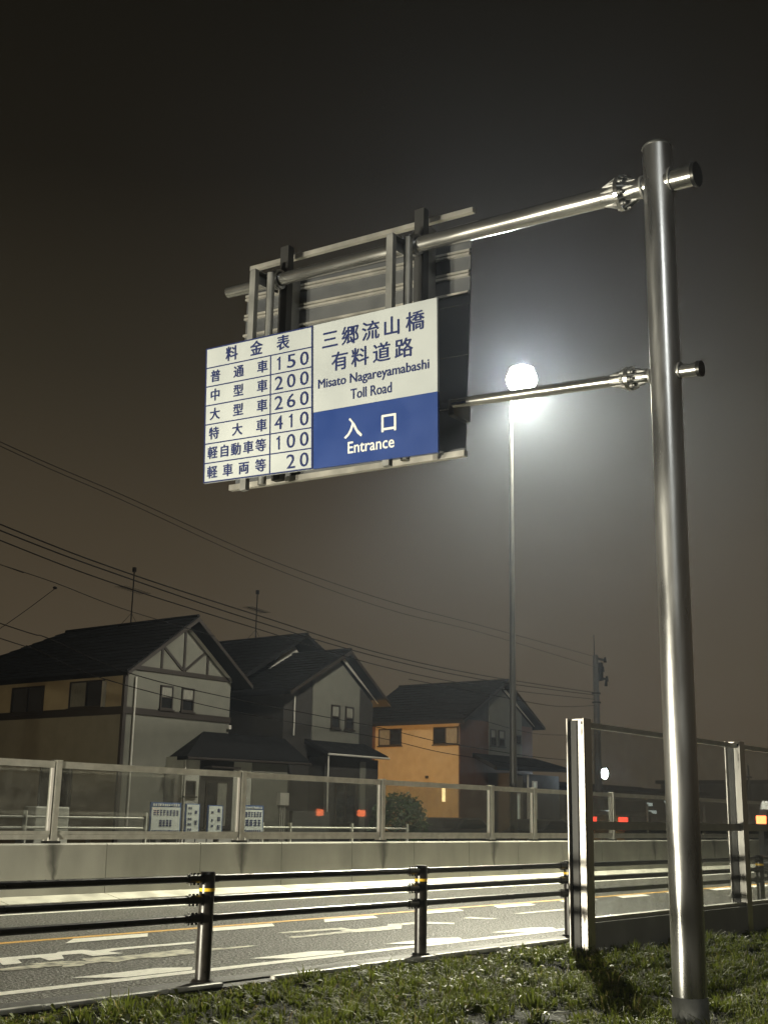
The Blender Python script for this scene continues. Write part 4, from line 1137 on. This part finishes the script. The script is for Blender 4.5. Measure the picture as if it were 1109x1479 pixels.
# ================================================================== GRASS
def grass(name, n, srange, trange, hmin, hmax, seed):
    r = np.random.default_rng(seed)
    nt = n * 2 // 26                      # tufts of about two dozen blades leaning outwards
    cs, ct = r.uniform(*srange, nt), r.uniform(*trange, nt)
    rad = r.uniform(.012, .05, nt); big = r.uniform(.55, 1.5, nt)
    ti = np.repeat(np.arange(nt), 26); n2 = len(ti)
    a_ = r.uniform(0, 2 * np.pi, n2); d_ = np.abs(r.normal(0, 1, n2)) * rad[ti]
    s, t = cs[ti] + np.cos(a_) * d_, np.minimum(ct[ti] + np.sin(a_) * d_, trange[1])
    kt = np.array([noise.noise(Vector((a * 1.7, b * 1.7, 1.3))) + .6 * noise.noise(Vector((a * 5, b * 5, 7))) for a, b in zip(cs, ct)])
    keep = kt[ti]
    k = ((kt + r.uniform(-.45, .45, nt)) > -.32)[ti]
    k &= ~((t > NT - .13) & (t < NT + .13) & (s > 4.2))
    k &= ~(((s - PS) ** 2 + (t - PT) ** 2) < .15 ** 2)
    s, t, kp, a_, bg_, dn = s[k][:n], t[k][:n], keep[k][:n], a_[k][:n], big[ti][k][:n], (d_ / rad[ti])[k][:n]; n = len(s)
    z = np.array([bank_h(a, b) for a, b in zip(s, t)])
    edge = np.clip((-t - .26) / .5, .25, 1)
    h = r.uniform(hmin, hmax, n) * (1 + .8 * np.clip(kp, -.6, .8)) * edge * bg_
    az = a_ + r.normal(0, .45, n); ln = (.15 + .75 * np.clip(dn, 0, 2.2)) * r.uniform(.6, 1.4, n) * h
    dx, dy = np.cos(az), np.sin(az); wx, wy = -dy, dx
    wd_ = r.uniform(.0024, .0062, n)
    P = np.zeros((n, 5, 3))
    P[:, 0] = np.c_[s - wx * wd_, t - wy * wd_, z - .02]; P[:, 1] = np.c_[s + wx * wd_, t + wy * wd_, z - .02]
    mx, my = s + dx * ln * .35, t + dy * ln * .35
    P[:, 2] = np.c_[mx + wx * wd_ * .8, my + wy * wd_ * .8, z + h * .62]; P[:, 3] = np.c_[mx - wx * wd_ * .8, my - wy * wd_ * .8, z + h * .62]
    P[:, 4] = np.c_[s + dx * ln, t + dy * ln, z + h * r.uniform(.45, 1.0, n)]
    me = bpy.data.meshes.new(name)
    base = np.array([0, -2.0, 0]); V = (P - base).reshape(-1, 3)
    me.vertices.add(len(V)); me.vertices.foreach_set('co', V.ravel())
    i0 = np.arange(n) * 5
    loops = np.c_[i0, i0 + 1, i0 + 2, i0 + 3, i0 + 3, i0 + 2, i0 + 4].ravel()
    me.loops.add(len(loops)); me.loops.foreach_set('vertex_index', loops)
    starts = np.c_[np.arange(n) * 7, np.arange(n) * 7 + 4].ravel()
    me.polygons.add(2 * n); me.polygons.foreach_set('loop_start', starts)
    me.update(); me.validate()
    me.materials.append(M['grass'])
    o = bpy.data.objects.new(name, me); COL.objects.link(o); o.location = W((0, -2, 0)); o.rotation_euler = (0, 0, ROT)
    return o


M['grass'] = mat('wet grass', rough=.5, spec=.25)
vary(M['grass'], (.022, .030, .005), (.115, .135, .018), 3.4, 9, .34, .66, r0=.42, r1=.65)
nb_, lb_, bb_ = nodes(M['grass'])
ge_ = nb_.new("ShaderNodeNewGeometry"); rr_ = nb_.new("ShaderNodeValToRGB")
rr_.color_ramp.elements[0].position = .86; rr_.color_ramp.elements[0].color = (0, 0, 0, 1)
rr_.color_ramp.elements[1].position = .90; rr_.color_ramp.elements[1].color = (1, 1, 1, 1)
lb_.new(ge_.outputs["Random Per Island"], rr_.inputs[0])
mm_ = nb_.new("ShaderNodeMix"); mm_.data_type = 'RGBA'
lb_.new(rr_.outputs[0], mm_.inputs[0])
lb_.new(bb_.inputs["Base Color"].links[0].from_socket, mm_.inputs[6]); mm_.inputs[7].default_value = (.20, .15, .07, 1)
hs_ = nb_.new("ShaderNodeMapRange"); hs_.inputs["To Min"].default_value = .45; hs_.inputs["To Max"].default_value = 1.35
lb_.new(ge_.outputs["Random Per Island"], hs_.inputs["Value"])
vm_ = nb_.new("ShaderNodeVectorMath"); vm_.operation = 'SCALE'
lb_.new(mm_.outputs[2], vm_.inputs[0]); lb_.new(hs_.outputs[0], vm_.inputs["Scale"]); lb_.new(vm_.outputs[0], bb_.inputs["Base Color"])
tr_ = nb_.new("ShaderNodeBsdfTranslucent"); tr_.inputs[0].default_value = (.17, .21, .03, 1)
ms_ = nb_.new("ShaderNodeMixShader"); ms_.inputs[0].default_value = .45
lb_.new(bb_.outputs[0], ms_.inputs[1]); lb_.new(tr_.outputs[0], ms_.inputs[2])
lb_.new(ms_.outputs[0], nb_["Material Output"].inputs["Surface"])
tag(grass('grass', 170000, (-5.5, 12), (-5.2, -.27), .04, .105, 3), 'wet green grass with clumps and dark gaps on the bank', 'grass', kind='stuff')
tag(grass('grass_outer', 26000, (-14, 20), (-12, -4.8), .06, .15, 5), 'grass continuing along the bank beside the viewer', 'grass', kind='stuff')
# broad-leaved weeds with rosettes of leaves
vs, fs = [], []
for _ in range(330):
    s0_, t0_ = random.uniform(-4, 10), -.45 - abs(random.gauss(0, 1.5))
    z0_ = bank_h(s0_, t0_) + .02; n_ = random.randint(6, 11); a0_ = random.random() * 6.28
    for i in range(n_):
        a = a0_ + 6.283 * i / n_ + random.uniform(-.25, .25); L_ = random.uniform(.06, .15); w_ = L_ * random.uniform(.09, .16); up_ = random.uniform(.25, 1.1)
        d_ = Vector((math.cos(a), math.sin(a), 0)); q_ = Vector((-d_.y, d_.x, 0)) * w_; b_ = Vector((s0_, t0_, z0_)); k = len(vs)
        m1 = b_ + d_ * L_ * .5 + Vector((0, 0, L_ * .45 * up_)); m2 = b_ + d_ * L_ + Vector((0, 0, L_ * .35 * up_))
        vs += [b_ - q_ * .3, b_ + q_ * .3, m1 + q_, m1 - q_, m2]
        fs += [(k, k + 1, k + 2, k + 3), (k + 3, k + 2, k + 4)]
tag(MB().add(vs, fs).build('weeds', 'grass', loc=(2, -2, 0), recalc=False), 'broad-leaved weeds growing among the grass of the bank', 'weeds', kind='stuff')
# pale pebbles and litter bits among the grass near the kerb
m_ = MB()
for _ in range(110):
    s = random.gauss(2.6, 1.1); t = -.45 - abs(random.gauss(0, .25)); r = random.uniform(.006, .022)
    m_.sphere((s, t, bank_h(s, t) + r * .5), r, 6, 4, sx=random.uniform(.7, 1.5), sz=.6)
tag(m_.build('gravel', 'concrete', recalc=False), 'pale pebbles scattered in the grass beside the kerb', 'gravel', kind='stuff')

# ================================================================== NIGHT HAZE (fine rain mist)
hz = MB().box(-70, 190, -45, 120, -1.5, 15.5).build('haze', 'black')
hm = bpy.data.materials.new('night mist'); hm.use_nodes = True
hn, hl = hm.node_tree.nodes, hm.node_tree.links
hn.remove(hn["Principled BSDF"])
pv = hn.new("ShaderNodeVolumePrincipled")
pv.inputs["Color"].default_value = (.70, .80, 1.0, 1)
pv.inputs["Density"].default_value = .00062
pv.inputs["Anisotropy"].default_value = .82
hl.new(pv.outputs[0], hn["Material Output"].inputs["Volume"])
hz.data.materials.clear(); hz.data.materials.append(hm)
tag(hz, kind='stuff')

for o in bpy.data.objects:
    if '_stz' in o: del o['_stz']
